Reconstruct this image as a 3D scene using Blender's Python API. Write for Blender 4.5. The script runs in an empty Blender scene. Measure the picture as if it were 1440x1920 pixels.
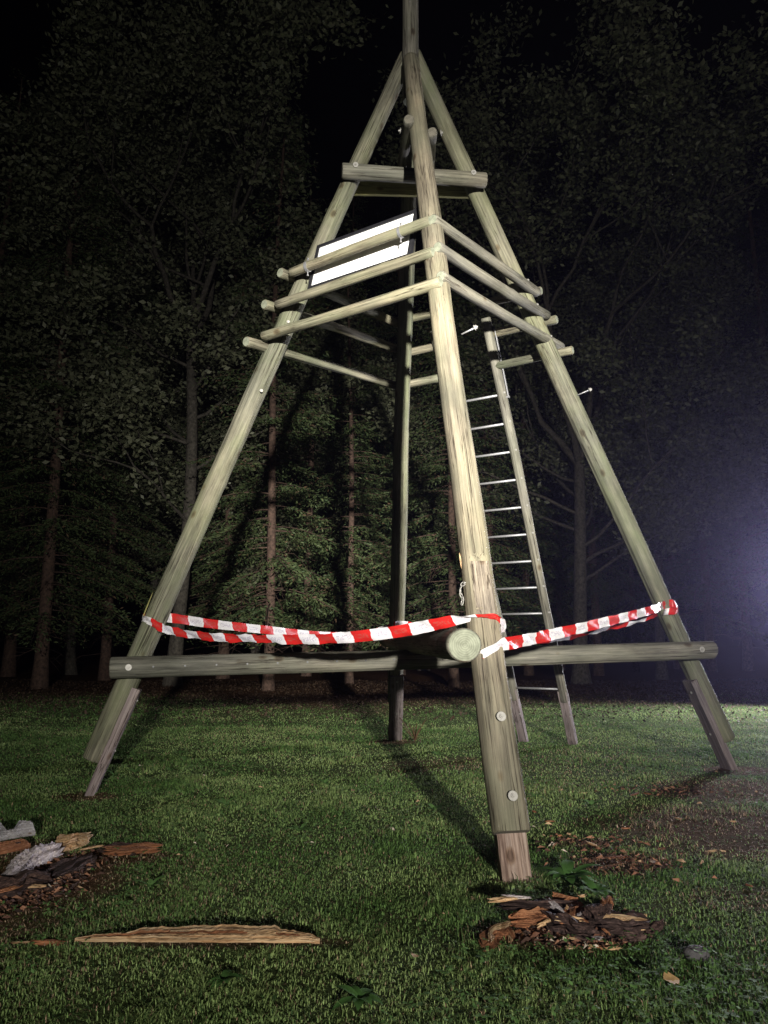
import bpy, math, random
import numpy as np
from mathutils import Vector, Matrix, Quaternion

# ------------------------------------------------------------------ camera, world, light, exposure
scn = bpy.context.scene
COL = scn.collection
cd = bpy.data.cameras.new('camera')
cam = bpy.data.objects.new('camera', cd); COL.objects.link(cam)
cam.location = (0, 0, 1.15)
cam.rotation_euler = (math.radians(90 + 9.643), 0, 0)
cd.sensor_fit = 'VERTICAL'; cd.sensor_height = 36.0; cd.sensor_width = 27.0
cd.lens = 1442.0 / 1920.0 * 36.0
cd.clip_start = 0.05; cd.clip_end = 600
scn.camera = cam

w = bpy.data.worlds.new('World'); scn.world = w; w.use_nodes = True
wn = w.node_tree.nodes; wl = w.node_tree.links
sky = wn.new('ShaderNodeTexSky'); sky.sky_type = 'NISHITA'; sky.sun_disc = False
sky.sun_elevation = math.radians(-5.5); sky.sun_rotation = math.radians(140)
bg = wn['Background']; bg.inputs['Strength'].default_value = 0.012
wl.new(sky.outputs['Color'], bg.inputs['Color'])

# the rescue crew's floodlight behind the photographer
sd = bpy.data.lights.new('floodlight_beam', 'SPOT')
sd.energy = 64000; sd.spot_size = math.radians(100); sd.spot_blend = 0.4
sd.shadow_soft_size = 0.16; sd.color = (1.0, 0.96, 0.87)
# the reflector's beam profile: a bright core with a wide weak spill
sd.use_nodes = True
ln_, ll_ = sd.node_tree.nodes, sd.node_tree.links
em_ = ln_['Emission']; tcl = ln_.new('ShaderNodeTexCoord'); sxl = ln_.new('ShaderNodeSeparateXYZ'); ll_.new(tcl.outputs['Normal'], sxl.inputs[0])
def lmath(op, *v):
    n = ln_.new('ShaderNodeMath'); n.operation = op
    for k_, x_ in enumerate(v):
        if isinstance(x_, (int, float)): n.inputs[k_].default_value = x_
        else: ll_.new(x_, n.inputs[k_])
    return n.outputs[0]
one_c = lmath('SUBTRACT', 1.0, lmath('ABSOLUTE', sxl.outputs[2]))
ll_.new(lmath('ADD', lmath('ADD', lmath('EXPONENT', lmath('MULTIPLY', one_c, -150.0)), lmath('MULTIPLY', lmath('EXPONENT', lmath('MULTIPLY', one_c, -38.0)), 0.17)), 0.038), em_.inputs['Strength'])
so = bpy.data.objects.new('floodlight_beam', sd); COL.objects.link(so)
so.location = (2.12, -10.0, 2.7)
so.rotation_euler = (Vector((0.60, 6.0, 3.08)) - so.location).to_track_quat('-Z', 'Y').to_euler()

scn.view_settings.view_transform = 'Standard'
scn.view_settings.look = 'None'
scn.view_settings.exposure = 0.0
scn.view_settings.gamma = 1.0
scn.view_settings.use_curve_mapping = False
scn.cycles.use_denoising = True
scn.cycles.max_bounces = 6
scn.cycles.volume_bounces = 0
scn.cycles.sample_clamp_indirect = 3.0

RNG = np.random.default_rng(7)
random.seed(7)

# ------------------------------------------------------------------ helpers
def tag(o, label=None, cat=None, group=None, kind=None):
    if label: o['label'] = label
    if cat: o['category'] = cat
    if group: o['group'] = group
    if kind: o['kind'] = kind
    return o

def thing(name, loc, label, cat, group=None):
    o = bpy.data.objects.new(name, None); COL.objects.link(o)
    o.location = loc; o.empty_display_size = 0.2
    return tag(o, label, cat, group)

def mesh_np(name, V, F4=None, F3=None, smooth=False, tint=None, mats=(), matidx=None):
    """quick mesh from numpy arrays of quads and triangles (quads first)"""
    V = np.asarray(V, np.float32).reshape(-1, 3)
    F4 = np.zeros((0, 4), np.int32) if F4 is None else np.asarray(F4, np.int32).reshape(-1, 4)
    F3 = np.zeros((0, 3), np.int32) if F3 is None else np.asarray(F3, np.int32).reshape(-1, 3)
    me = bpy.data.meshes.new(name)
    me.vertices.add(len(V)); me.vertices.foreach_set('co', V.ravel())
    nl = len(F4) * 4 + len(F3) * 3
    me.loops.add(nl)
    me.loops.foreach_set('vertex_index', np.concatenate([F4.ravel(), F3.ravel()]).astype(np.int32))
    n = len(F4) + len(F3)
    me.polygons.add(n)
    st = np.concatenate([np.arange(len(F4)) * 4, len(F4) * 4 + np.arange(len(F3)) * 3]).astype(np.int32)
    me.polygons.foreach_set('loop_start', st)
    if matidx is not None: me.polygons.foreach_set('material_index', np.asarray(matidx, np.int32))
    me.polygons.foreach_set('use_smooth', np.full(n, smooth, bool))
    if tint is not None:
        a = me.color_attributes.new('tint', 'FLOAT_COLOR', 'POINT')
        c = np.ones((len(V), 4), np.float32); c[:, :3] = tint
        a.data.foreach_set('color', c.ravel())
    for m in mats: me.materials.append(m)
    me.update(calc_edges=True); me.validate()
    return me

def link(name, me, parent=None, loc=(0, 0, 0), rot=None):
    o = bpy.data.objects.new(name, me); COL.objects.link(o)
    o.location = loc
    if rot is not None:
        o.rotation_mode = 'QUATERNION'; o.rotation_quaternion = rot
    if parent is not None: o.parent = parent
    return o

def wpos(o):
    p = Vector(o.location); q = o.parent
    while q is not None:
        p = (q.rotation_quaternion if q.rotation_mode == 'QUATERNION' else q.rotation_euler.to_quaternion()) @ p + q.location
        q = q.parent
    return p

def wrot(o):
    r = Quaternion()
    while o is not None:
        q = o.rotation_quaternion if o.rotation_mode == 'QUATERNION' else o.rotation_euler.to_quaternion()
        r = q @ r; o = o.parent
    return r

def place(o, parent, pos, rot=None):
    """parent o and give it a world position / rotation"""
    o.parent = parent
    if parent is None:
        o.location = pos
        if rot is not None: o.rotation_mode = 'QUATERNION'; o.rotation_quaternion = rot
        return o
    pr = wrot(parent).inverted()
    o.location = pr @ (Vector(pos) - wpos(parent))
    o.rotation_mode = 'QUATERNION'
    o.rotation_quaternion = pr @ (rot if rot is not None else Quaternion())
    return o

def nz(x, y=0.0, z=0.0, seed=0, f=1.0, n=6):
    """cheap smooth noise in about -1..1"""
    r = np.random.default_rng(seed); s = 0
    for i in range(n):
        k = r.normal(size=3); k /= np.linalg.norm(k); k *= f * (0.6 + 0.9 * r.random())
        s = s + np.sin(x * k[0] + y * k[1] + z * k[2] + r.random() * 6.283)
    return s / n * 1.5

# ------------------------------------------------------------------ materials
def new_mat(name):
    m = bpy.data.materials.new(name); m.use_nodes = True
    return m, m.node_tree.nodes, m.node_tree.links, m.node_tree.nodes['Principled BSDF']

def ramp(N, stops):
    r = N.new('ShaderNodeValToRGB'); e = r.color_ramp.elements
    e[0].position = stops[0][0]; e[0].color = (*stops[0][1], 1)
    e[1].position = stops[-1][0]; e[1].color = (*stops[-1][1], 1)
    for p, c in stops[1:-1]:
        x = e.new(p); x.color = (*c, 1)
    return r

def mixc(N, L, fac, a, b, mode='MIX'):
    m = N.new('ShaderNodeMix'); m.data_type = 'RGBA'; m.blend_type = mode
    for inp, v in ((m.inputs[0], fac), (m.inputs[6], a), (m.inputs[7], b)):
        if hasattr(v, 'links') or hasattr(v, 'is_output') and v.is_output: L.new(v, inp)
        elif isinstance(v, (int, float)): inp.default_value = v
        else: inp.default_value = (*v, 1)
    return m.outputs[2]

def wood_mat(name, dark, mid, light, algae=None, algae_amt=0.5, rough=0.82, streak=1.0, fs=1.0):
    m, N, L, B = new_mat(name)
    tc = N.new('ShaderNodeTexCoord'); oi = N.new('ShaderNodeObjectInfo')
    mul = N.new('ShaderNodeVectorMath'); mul.operation = 'SCALE'; mul.inputs['Scale'].default_value = 37.0
    cmb = N.new('ShaderNodeCombineXYZ')
    for i in range(3): L.new(oi.outputs['Random'], cmb.inputs[i])
    L.new(cmb.outputs[0], mul.inputs[0])
    add = N.new('ShaderNodeVectorMath'); L.new(tc.outputs['Object'], add.inputs[0]); L.new(mul.outputs[0], add.inputs[1])
    def noise(sc, scale, detail, rgh=0.6):
        mp = N.new('ShaderNodeMapping'); mp.inputs['Scale'].default_value = tuple(v_ * fs for v_ in sc)
        L.new(add.outputs[0], mp.inputs['Vector'])
        n = N.new('ShaderNodeTexNoise'); n.inputs['Scale'].default_value = scale
        n.inputs['Detail'].default_value = detail; n.inputs['Roughness'].default_value = rgh
        L.new(mp.outputs[0], n.inputs['Vector']); return n.outputs['Fac']
    grain = noise((40, 40, 1.4), 1.0, 5, 0.65)
    fine = noise((150, 150, 5), 1.0, 3)
    blot = noise((3.5, 3.5, 1.6), 1.0, 5, 0.65)
    r1 = ramp(N, [(0.34, dark), (0.49, mid), (0.66, light)])
    L.new(grain, r1.inputs[0]); col = r1.outputs[0]
    r2 = ramp(N, [(0.30, (0.62, 0.60, 0.60)), (0.5, (0.92, 0.92, 0.92)), (0.75, (1.1, 1.08, 1.02))])
    L.new(fine, r2.inputs[0]); col = mixc(N, L, 0.75 * streak, col, r2.outputs[0], 'MULTIPLY')
    if algae:
        r3 = ramp(N, [(0.40, (0, 0, 0)), (0.66, (algae_amt,) * 3)]); L.new(blot, r3.inputs[0])
        col = mixc(N, L, r3.outputs[0], col, algae)
    # weathered dark blotches with shapes of their own
    b2 = noise((7, 7, 2.2), 1.0, 6, 0.7)
    r4 = ramp(N, [(0.28, (0.42, 0.40, 0.39)), (0.42, (0.80, 0.79, 0.78)), (0.55, (1, 1, 1))]); L.new(b2, r4.inputs[0])
    col = mixc(N, L, 0.8, col, r4.outputs[0], 'MULTIPLY')
    # fine long drying cracks
    ck = noise((26, 26, 0.55), 1.0, 4, 0.6)
    r5 = ramp(N, [(0.478, (1, 1, 1)), (0.492, (0.20, 0.17, 0.15)), (0.502, (0.20, 0.17, 0.15)), (0.516, (1, 1, 1))]); L.new(ck, r5.inputs[0])
    ckm = noise((2, 2, 0.8), 1.0, 2); r6 = ramp(N, [(0.42, (0, 0, 0)), (0.50, (1, 1, 1))]); L.new(ckm, r6.inputs[0])
    col = mixc(N, L, r6.outputs[0], col, mixc(N, L, 1.0, col, r5.outputs[0], 'MULTIPLY'))
    # knots
    mpk = N.new('ShaderNodeMapping'); mpk.inputs['Scale'].default_value = (5.5*fs, 5.5*fs, 3.2*fs); L.new(add.outputs[0], mpk.inputs['Vector'])
    vk = N.new('ShaderNodeTexVoronoi'); vk.inputs['Scale'].default_value = 1.0; L.new(mpk.outputs[0], vk.inputs['Vector'])
    rk = ramp(N, [(0.07, (0.38, 0.30, 0.25)), (0.11, (0.72, 0.62, 0.52)), (0.16, (1, 1, 1))]); L.new(vk.outputs['Distance'], rk.inputs[0])
    col = mixc(N, L, 0.9, col, rk.outputs[0], 'MULTIPLY')
    # broad tonal drift along the length
    b3 = noise((1.2, 1.2, 0.9), 1.0, 3, 0.6)
    r7 = ramp(N, [(0.30, (0.56, 0.58, 0.60)), (0.50, (0.92, 0.92, 0.92)), (0.70, (1.22, 1.18, 1.12))]); L.new(b3, r7.inputs[0])
    col = mixc(N, L, 1.0, col, r7.outputs[0], 'MULTIPLY')
    L.new(col, B.inputs['Base Color'])
    B.inputs['Roughness'].default_value = rough
    B.inputs['Specular IOR Level'].default_value = 0.3
    bp = N.new('ShaderNodeBump'); bp.inputs['Strength'].default_value = 0.55; bp.inputs['Distance'].default_value = 0.004
    sm = N.new('ShaderNodeMath'); sm.operation = 'ADD'; L.new(grain, sm.inputs[0]); L.new(fine, sm.inputs[1])
    L.new(sm.outputs[0], bp.inputs['Height']); L.new(bp.outputs[0], B.inputs['Normal'])
    return m

def end_mat(name, a, b):
    m, N, L, B = new_mat(name)
    tc = N.new('ShaderNodeTexCoord')
    n0 = N.new('ShaderNodeTexNoise'); n0.inputs['Scale'].default_value = 22; n0.inputs['Detail'].default_value = 5
    L.new(tc.outputs['Object'], n0.inputs['Vector'])
    mp = N.new('ShaderNodeMapping'); mp.inputs['Scale'].default_value = (1, 1, 0.001); L.new(tc.outputs['Object'], mp.inputs[0])
    wv = N.new('ShaderNodeTexWave'); wv.wave_type = 'RINGS'; wv.rings_direction = 'Z'
    wv.inputs['Scale'].default_value = 26; wv.inputs['Distortion'].default_value = 2.5; wv.inputs['Detail'].default_value = 3
    L.new(mp.outputs[0], wv.inputs['Vector'])
    c = mixc(N, L, wv.outputs['Fac'], a, b)
    r = ramp(N, [(0.35, (0.6, 0.6, 0.58)), (0.6, (1.05, 1.05, 1.05))]); L.new(n0.outputs['Fac'], r.inputs[0])
    c = mixc(N, L, 0.8, c, r.outputs[0], 'MULTIPLY')
    L.new(c, B.inputs['Base Color']); B.inputs['Roughness'].default_value = 0.85
    return m

def simple_mat(name, col, rough=0.5, metal=0.0, vary=0.0, scale=20, bump=0.0, emit=None):
    m, N, L, B = new_mat(name)
    B.inputs['Base Color'].default_value = (*col, 1)
    B.inputs['Roughness'].default_value = rough; B.inputs['Metallic'].default_value = metal
    if vary:
        tc = N.new('ShaderNodeTexCoord'); n = N.new('ShaderNodeTexNoise')
        n.inputs['Scale'].default_value = scale; n.inputs['Detail'].default_value = 6; n.inputs['Roughness'].default_value = 0.65
        L.new(tc.outputs['Object'], n.inputs['Vector'])
        r = ramp(N, [(0.3, tuple(c * (1 - vary) for c in col)), (0.7, tuple(min(1, c * (1 + vary)) for c in col))])
        L.new(n.outputs['Fac'], r.inputs[0]); L.new(r.outputs[0], B.inputs['Base Color'])
        if bump:
            bp = N.new('ShaderNodeBump'); bp.inputs['Strength'].default_value = bump; bp.inputs['Distance'].default_value = 0.01
            L.new(n.outputs['Fac'], bp.inputs['Height']); L.new(bp.outputs[0], B.inputs['Normal'])
    if emit:
        B.inputs['Emission Color'].default_value = (*emit[0], 1); B.inputs['Emission Strength'].default_value = emit[1]
    return m

def tint_mat(name, rough=0.6, spec=0.3, trans=0.0):
    m, N, L, B = new_mat(name)
    a = N.new('ShaderNodeVertexColor'); a.layer_name = 'tint'
    L.new(a.outputs['Color'], B.inputs['Base Color'])
    B.inputs['Roughness'].default_value = rough; B.inputs['Specular IOR Level'].default_value = spec
    if trans:
        t = N.new('ShaderNodeBsdfTranslucent'); L.new(a.outputs['Color'], t.inputs['Color'])
        mx = N.new('ShaderNodeMixShader'); mx.inputs[0].default_value = trans
        L.new(B.outputs[0], mx.inputs[1]); L.new(t.outputs[0], mx.inputs[2])
        L.new(mx.outputs[0], N['Material Output'].inputs['Surface'])
    return m

M = {}
M['leg'] = wood_mat('pole_wood', (0.09, 0.088, 0.068), (0.16, 0.154, 0.116), (0.245, 0.235, 0.175), (0.125, 0.142, 0.078), 0.8)
M['leg_warm'] = wood_mat('pole_wood_warm', (0.12, 0.102, 0.076), (0.20, 0.172, 0.125), (0.285, 0.25, 0.18), (0.145, 0.148, 0.098), 0.65)
M['rail'] = wood_mat('rail_wood', (0.10, 0.09, 0.066), (0.195, 0.178, 0.128), (0.30, 0.272, 0.198), (0.135, 0.15, 0.09), 0.75)
M['beam'] = wood_mat('beam_wood', (0.09, 0.084, 0.072), (0.17, 0.16, 0.132), (0.265, 0.25, 0.205), (0.135, 0.14, 0.10), 0.55)
M['yellow'] = wood_mat('yellow_wood', (0.22, 0.20, 0.07), (0.33, 0.31, 0.12), (0.42, 0.40, 0.17), (0.25, 0.27, 0.09), 0.4)
M['post'] = wood_mat('foot_post_wood', (0.16, 0.13, 0.13), (0.25, 0.205, 0.205), (0.33, 0.285, 0.28), None, 0, streak=0.8)
M['raw'] = wood_mat('raw_foot_wood', (0.15, 0.095, 0.075), (0.32, 0.235, 0.19), (0.47, 0.38, 0.33), None, 0)
M['patch'] = wood_mat('scraped_wood', (0.10, 0.083, 0.068), (0.20, 0.17, 0.135), (0.36, 0.32, 0.25), None, 0)
M['end'] = end_mat('end_grain', (0.17, 0.185, 0.135), (0.23, 0.24, 0.18))
M['end_dark'] = end_mat('end_grain_dark', (0.10, 0.09, 0.07), (0.14, 0.13, 0.10))
M['steel'] = simple_mat('galvanised_steel', (0.27, 0.27, 0.28), 0.5, 0.5, 0.2, 60)
M['washer'] = simple_mat('zinc_washer', (0.29, 0.28, 0.26), 0.5, 0.3, 0.2, 60)
M['frame'] = simple_mat('black_frame', (0.015, 0.015, 0.018), 0.45, 0.0, 0.3, 30)
M['panel'] = simple_mat('white_panel', (0.90, 0.90, 0.90), 0.5)
M['bark_spruce'] = simple_mat('spruce_bark', (0.085, 0.052, 0.038), 0.9, 0, 0.75, 14, 1.0)
M['bark_oak'] = simple_mat('oak_bark', (0.075, 0.066, 0.054), 0.9, 0, 0.75, 14, 1.0)
M['needles'] = tint_mat('spruce_needles', 0.6, 0.25, 0.15)
M['leaves'] = tint_mat('oak_leaves', 0.5, 0.4, 0.25)
M['grass'] = tint_mat('grass_blades', 0.65, 0.14, 0.3)
M['fresh'] = wood_mat('fresh_split_wood', (0.40, 0.20, 0.09), (0.64, 0.42, 0.23), (0.76, 0.57, 0.36), None, 0, streak=0.7, fs=3.2)
M['orange'] = wood_mat('orange_rot_wood', (0.20, 0.07, 0.03), (0.36, 0.15, 0.07), (0.50, 0.25, 0.13), None, 0, fs=3.2)
M['rot'] = wood_mat('dark_rotten_wood', (0.018, 0.011, 0.010), (0.06, 0.034, 0.029), (0.17, 0.105, 0.09), None, 0, fs=3.2)
M['white_rot'] = wood_mat('white_rotten_wood', (0.32, 0.27, 0.28), (0.55, 0.49, 0.50), (0.72, 0.66, 0.66), None, 0, fs=3.2)
M['grey_board'] = wood_mat('grey_board_wood', (0.30, 0.29, 0.30), (0.45, 0.44, 0.46), (0.58, 0.57, 0.6), None, 0, fs=3.2)

# ------------------------------------------------------------------ logs
def axis_rot(p0, p1):
    return (Vector(p1) - Vector(p0)).to_track_quat('Z', 'Y')

def log_mesh(name, Ln, r0, r1, mats, seed, segs=30, step=0.06, wob=0.006, crack=True, chamfer=0.008, flat=None):
    n = max(6, int(Ln / step)); z = np.linspace(0, Ln, n)
    z = np.concatenate([[0], [chamfer], z[1:-1], [Ln - chamfer], [Ln]])
    n = len(z)
    th = np.linspace(0, 2 * np.pi, segs, endpoint=False)
    Z, T = np.meshgrid(z, th, indexing='ij')
    R = r0 + (r1 - r0) * Z / Ln
    R = R + wob * nz(np.cos(T) * 1.0, np.sin(T) * 1.0, Z * 0.9, seed, 1.6)
    R = R + wob * 0.45 * nz(np.cos(T), np.sin(T), Z * 2.6, seed + 3, 3.0)
    r = np.random.default_rng(seed + 9)
    for _ in range(int(2 + Ln * 0.9)):                        # knots
        kz, kt = r.random() * Ln, r.random() * 6.283
        d = np.arccos(np.clip(np.cos(T - kt), -1, 1)) * R
        R = R + 0.007 * np.exp(-((Z - kz) ** 2 + d ** 2) / (0.03 ** 2))
    if crack:
        for _ in range(3):
            kt = r.random() * 6.283; a = r.random() * Ln * 0.6; b = a + Ln * (0.25 + 0.35 * r.random())
            dt = np.abs(np.angle(np.exp(1j * (T - kt - 0.05 * np.sin(Z * 2.0 + kt)))))
            prof = np.clip((Z - a) / 0.2, 0, 1) * np.clip((b - Z) / 0.2, 0, 1)
            R = R - 0.013 * np.clip(1 - dt / (2 * np.pi / segs * 0.9), 0, 1) * prof
    R[0] -= chamfer; R[-1] -= chamfer
    X = R * np.cos(T); Y = R * np.sin(T)
    bw = min(0.016, 0.004*Ln); X = X + bw*np.sin(Z/Ln*np.pi)*math.cos(seed) + 0.3*bw*np.sin(Z*2.3+seed); Y = Y + bw*np.sin(Z/Ln*np.pi)*math.sin(seed)*0.7
    if flat:
        (fx, fy), z0f, z1f, lim = flat
        dn = X*fx + Y*fy; inz = (Z > z0f) & (Z < z1f); ex_ = np.where(inz & (dn > lim), dn - lim, 0.0)
        X = X - fx*ex_; Y = Y - fy*ex_
    V = np.stack([X, Y, Z], -1).reshape(-1, 3)
    i, j = np.meshgrid(np.arange(n - 1), np.arange(segs), indexing='ij')
    j2 = (j + 1) % segs
    F4 = np.stack([i * segs + j, i * segs + j2, (i + 1) * segs + j2, (i + 1) * segs + j], -1).reshape(-1, 4)
    V = np.concatenate([V, [[0, 0, 0.0], [0, 0, Ln]]])
    c0, c1 = len(V) - 2, len(V) - 1
    jj = np.arange(segs); kk = (jj + 1) % segs
    F3 = np.concatenate([np.stack([np.full(segs, c0), kk, jj], -1),
                         np.stack([np.full(segs, c1), (n - 1) * segs + jj, (n - 1) * segs + kk], -1)])
    mi = np.concatenate([np.zeros(len(F4)), np.ones(len(F3))])
    me = mesh_np(name, V, F4, F3, True, None, mats, mi)
    me.polygons.foreach_set('use_smooth', np.concatenate([np.ones(len(F4), bool), np.zeros(len(F3), bool)]))
    return me

SEED = [100]
def log(name, p0, p1, r0, r1, mat, parent, end='end', ext0=0.0, ext1=0.0, **kw):
    SEED[0] += 1
    p0 = Vector(p0); p1 = Vector(p1); d = (p1 - p0).normalized()
    p0 = p0 - d * ext0; p1 = p1 + d * ext1
    me = log_mesh(name, (p1 - p0).length, r0, r1, (M[mat], M[end]), SEED[0], **kw)
    o = link(name, me)
    return place(o, parent, p0, axis_rot(p0, p1))

def box_mesh(name, sx, sy, sz, mat, bev=0.004, rough=0.0, seed=0, nz_=10):
    """upright bevelled post: base centre at origin, runs along +Z"""
    b = bev
    sec = [(-sx/2+b, -sy/2), (sx/2-b, -sy/2), (sx/2, -sy/2+b), (sx/2, sy/2-b), (sx/2-b, sy/2), (-sx/2+b, sy/2), (-sx/2, sy/2-b), (-sx/2, -sy/2+b)]
    r = np.random.default_rng(seed); V = []
    for k in range(nz_ + 1):
        z = sz * k / nz_
        for x, y in sec:
            V.append((x + rough * r.normal(), y + rough * r.normal(), z + (rough * 2 * r.normal() if 0 < k < nz_ else 0)))
    F4 = []
    for k in range(nz_):
        for j in range(8):
            F4.append((k*8+j, k*8+(j+1) % 8, (k+1)*8+(j+1) % 8, (k+1)*8+j))
    V += [(0, 0, 0), (0, 0, sz)]; a, c = len(V)-2, len(V)-1
    F3 = [(a, (j+1) % 8, j) for j in range(8)] + [(c, nz_*8+j, nz_*8+(j+1) % 8) for j in range(8)]
    return mesh_np(name, V, F4, F3, False, None, (mat,))

def post(name, p0, p1, face, sx, sy, mat, parent, rough=0.002, seed=0):
    """rectangular post from p0 to p1, its sy side turned towards 'face'"""
    p0 = Vector(p0); p1 = Vector(p1); z = (p1 - p0).normalized()
    y = Vector(face); y = (y - z * y.dot(z)).normalized(); x = y.cross(z)
    q = Matrix((x, y, z)).transposed().to_quaternion()
    o = link(name, box_mesh(name, sx, sy, (p1 - p0).length, mat, 0.006, rough, seed))
    return place(o, parent, p0, q)

def lathe(name, prof, segs, mat, smooth=False):
    V = []; F = []
    for (r, z) in prof:
        for j in range(segs):
            a = 2 * math.pi * j / segs; V.append((r * math.cos(a), r * math.sin(a), z))
    n = len(prof)
    for i in range(n - 1):
        for j in range(segs):
            F.append((i*segs+j, i*segs+(j+1) % segs, (i+1)*segs+(j+1) % segs, (i+1)*segs+j))
    V += [(0, 0, prof[0][1]), (0, 0, prof[-1][1])]; a, c = len(V)-2, len(V)-1
    T = [(a, (j+1) % segs, j) for j in range(segs)] + [(c, (n-1)*segs+j, (n-1)*segs+(j+1) % segs) for j in range(segs)]
    return mesh_np(name, V, F, T, smooth, None, (mat,))

BOLT = lathe('bolt', [(0.026, 0), (0.026, 0.004), (0.024, 0.005), (0.012, 0.005), (0.012, 0.013), (0.007, 0.013), (0.007, 0.02)], 12, M['washer'])
BOLT_S = lathe('small_bolt', [(0.014, 0), (0.014, 0.003), (0.008, 0.003), (0.008, 0.009), (0.004, 0.010)], 10, M['washer'])
def bolt(parent, pos, nrm, small=False, name='bolt'):
    o = link(name, BOLT_S if small else BOLT)
    return place(o, parent, pos, Vector(nrm).to_track_quat('Z', 'Y'))

def tube_np(P, R, segs=6):
    P = np.asarray(P, float); n = len(P); R = np.broadcast_to(np.asarray(R, float), (n,))
    d = np.gradient(P, axis=0); d /= np.linalg.norm(d, axis=1)[:, None] + 1e-9
    up = np.where(np.abs(d[:, 2:3]) < 0.9, np.array([[0, 0, 1.0]]), np.array([[1.0, 0, 0]]))
    a = np.cross(d, up); a /= np.linalg.norm(a, axis=1)[:, None] + 1e-9; b = np.cross(d, a)
    th = np.linspace(0, 2*np.pi, segs, endpoint=False)
    V = P[:, None] + R[:, None, None] * (np.cos(th)[None, :, None]*a[:, None] + np.sin(th)[None, :, None]*b[:, None])
    i, j = np.meshgrid(np.arange(n-1), np.arange(segs), indexing='ij'); j2 = (j+1) % segs
    F = np.stack([i*segs+j, (i+1)*segs+j, (i+1)*segs+j2, i*segs+j2], -1).reshape(-1, 4)
    return V.reshape(-1, 3), F

def join_tubes(lst):
    V = []; F = []; o = 0
    for v, f in lst: V.append(v); F.append(f + o); o += len(v)
    return np.concatenate(V), np.concatenate(F)

# ------------------------------------------------------------------ ground
def soil_mask(x, y):
    """0 = full lawn, 1 = bare; worn patches and the places where debris lies"""
    m = np.zeros_like(x)
    n = 0.35 * nz(x, y, 0, 21, 3.0) + 0.25 * nz(x, y, 0, 22, 9.0)
    for cx, cy, rx, ry, s in ((2.1, 5.1, 1.15, 0.9, 0.82), (2.6, 6.3, 0.9, 0.5, 0.78), (1.25, 4.35, 0.32, 0.28, 0.8), (1.2, 4.75, 0.25, 0.2, 0.6),
                              (-1.75, 4.1, 0.36, 0.45, 0.92), (-1.95, 3.6, 0.5, 0.4, 0.75), (-2.1, 4.5, 0.35, 0.3, 0.7), (-1.75, 3.45, 0.4, 0.25, 0.6), (0.75, 3.34, 0.28, 0.14, 0.95), (-1.45, 4.45, 0.3, 0.14, 0.85),
                              (0.55, 7.6, 0.9, 0.6, 0.4), (0.15, 9.4, 0.35, 0.25, 0.7), (0.66, 4.02, 0.14, 0.08, 0.8),
                              (1.7, 3.7, 0.6, 0.35, 0.4), (-0.715, 3.235, 0.46, 0.045, 0.95), (-2.25, 6.1, 0.2, 0.15, 0.7), (3.25, 7.4, 0.3, 0.2, 0.8)):
        d = np.sqrt(((x-cx)/rx)**2 + ((y-cy)/ry)**2)
        m = np.maximum(m, s * np.clip((1.25 - d + n) * 1.6, 0, 1))
    far = np.clip((y - 13.5 + 2.2 * nz(x, y, 0, 31, 0.8) + 0.8 * nz(x, y, 0, 32, 3.0)) / 5.5, 0, 1)
    return np.clip(np.maximum(m, far * 0.97), 0, 1)

def ground_mat():
    m, N, L, B = new_mat('ground_soil')
    tc = N.new('ShaderNodeTexCoord')
    def noise(s, d=6, r=0.65):
        n = N.new('ShaderNodeTexNoise'); n.inputs['Scale'].default_value = s; n.inputs['Detail'].default_value = d; n.inputs['Roughness'].default_value = r
        L.new(tc.outputs['Object'], n.inputs['Vector']); return n.outputs['Fac']
    a = ramp(N, [(0.3, (0.035, 0.048, 0.020)), (0.55, (0.085, 0.115, 0.042)), (0.75, (0.15, 0.15, 0.07))]); L.new(noise(26), a.inputs[0])
    b = ramp(N, [(0.32, (0.03, 0.015, 0.009)), (0.52, (0.115, 0.058, 0.032)), (0.74, (0.25, 0.145, 0.085))]); L.new(noise(30, 10, 0.85), b.inputs[0])
    v = N.new('ShaderNodeVertexColor'); v.layer_name = 'tint'
    sp = N.new('ShaderNodeSeparateColor'); L.new(v.outputs[0], sp.inputs[0])
    c = mixc(N, L, sp.outputs[0], a.outputs[0], b.outputs[0])
    L.new(c, B.inputs['Base Color']); B.inputs['Roughness'].default_value = 1.0; B.inputs['Specular IOR Level'].default_value = 0.03
    bp = N.new('ShaderNodeBump'); bp.inputs['Strength'].default_value = 1.0; bp.inputs['Distance'].default_value = 0.03
    L.new(noise(60, 6, 0.7), bp.inputs['Height']); L.new(bp.outputs[0], B.inputs['Normal'])
    return m

def gz(x, y):
    far = np.clip((y - 15) / 10, 0, 1)
    return 0.012 * nz(x, y, 0, 41, 2.2) * np.clip(1 - far, 0, 1) * 0.6 - 0.004 + far * 0.06 * nz(x, y, 0, 42, 1.2)

xs = np.concatenate([np.linspace(-150, -14, 18)[:-1], np.linspace(-14, 14, 240), np.linspace(14, 150, 18)[1:]])
ys = np.concatenate([np.linspace(-60, 0, 12)[:-1], np.linspace(0, 26, 240), np.linspace(26, 220, 30)[1:]])
GX, GY = np.meshgrid(xs, ys, indexing='ij')
GV = np.stack([GX, GY, gz(GX, GY)], -1).reshape(-1, 3)
nx_, ny_ = len(xs), len(ys)
i, j = np.meshgrid(np.arange(nx_-1), np.arange(ny_-1), indexing='ij')
GF = np.stack([i*ny_+j, (i+1)*ny_+j, (i+1)*ny_+j+1, i*ny_+j+1], -1).reshape(-1, 4)
msk = soil_mask(GV[:, 0], GV[:, 1])
gm = mesh_np('ground', GV, GF, None, True, np.repeat(msk[:, None], 3, 1), (ground_mat(),))
tag(link('ground', gm), kind='structure')

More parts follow.
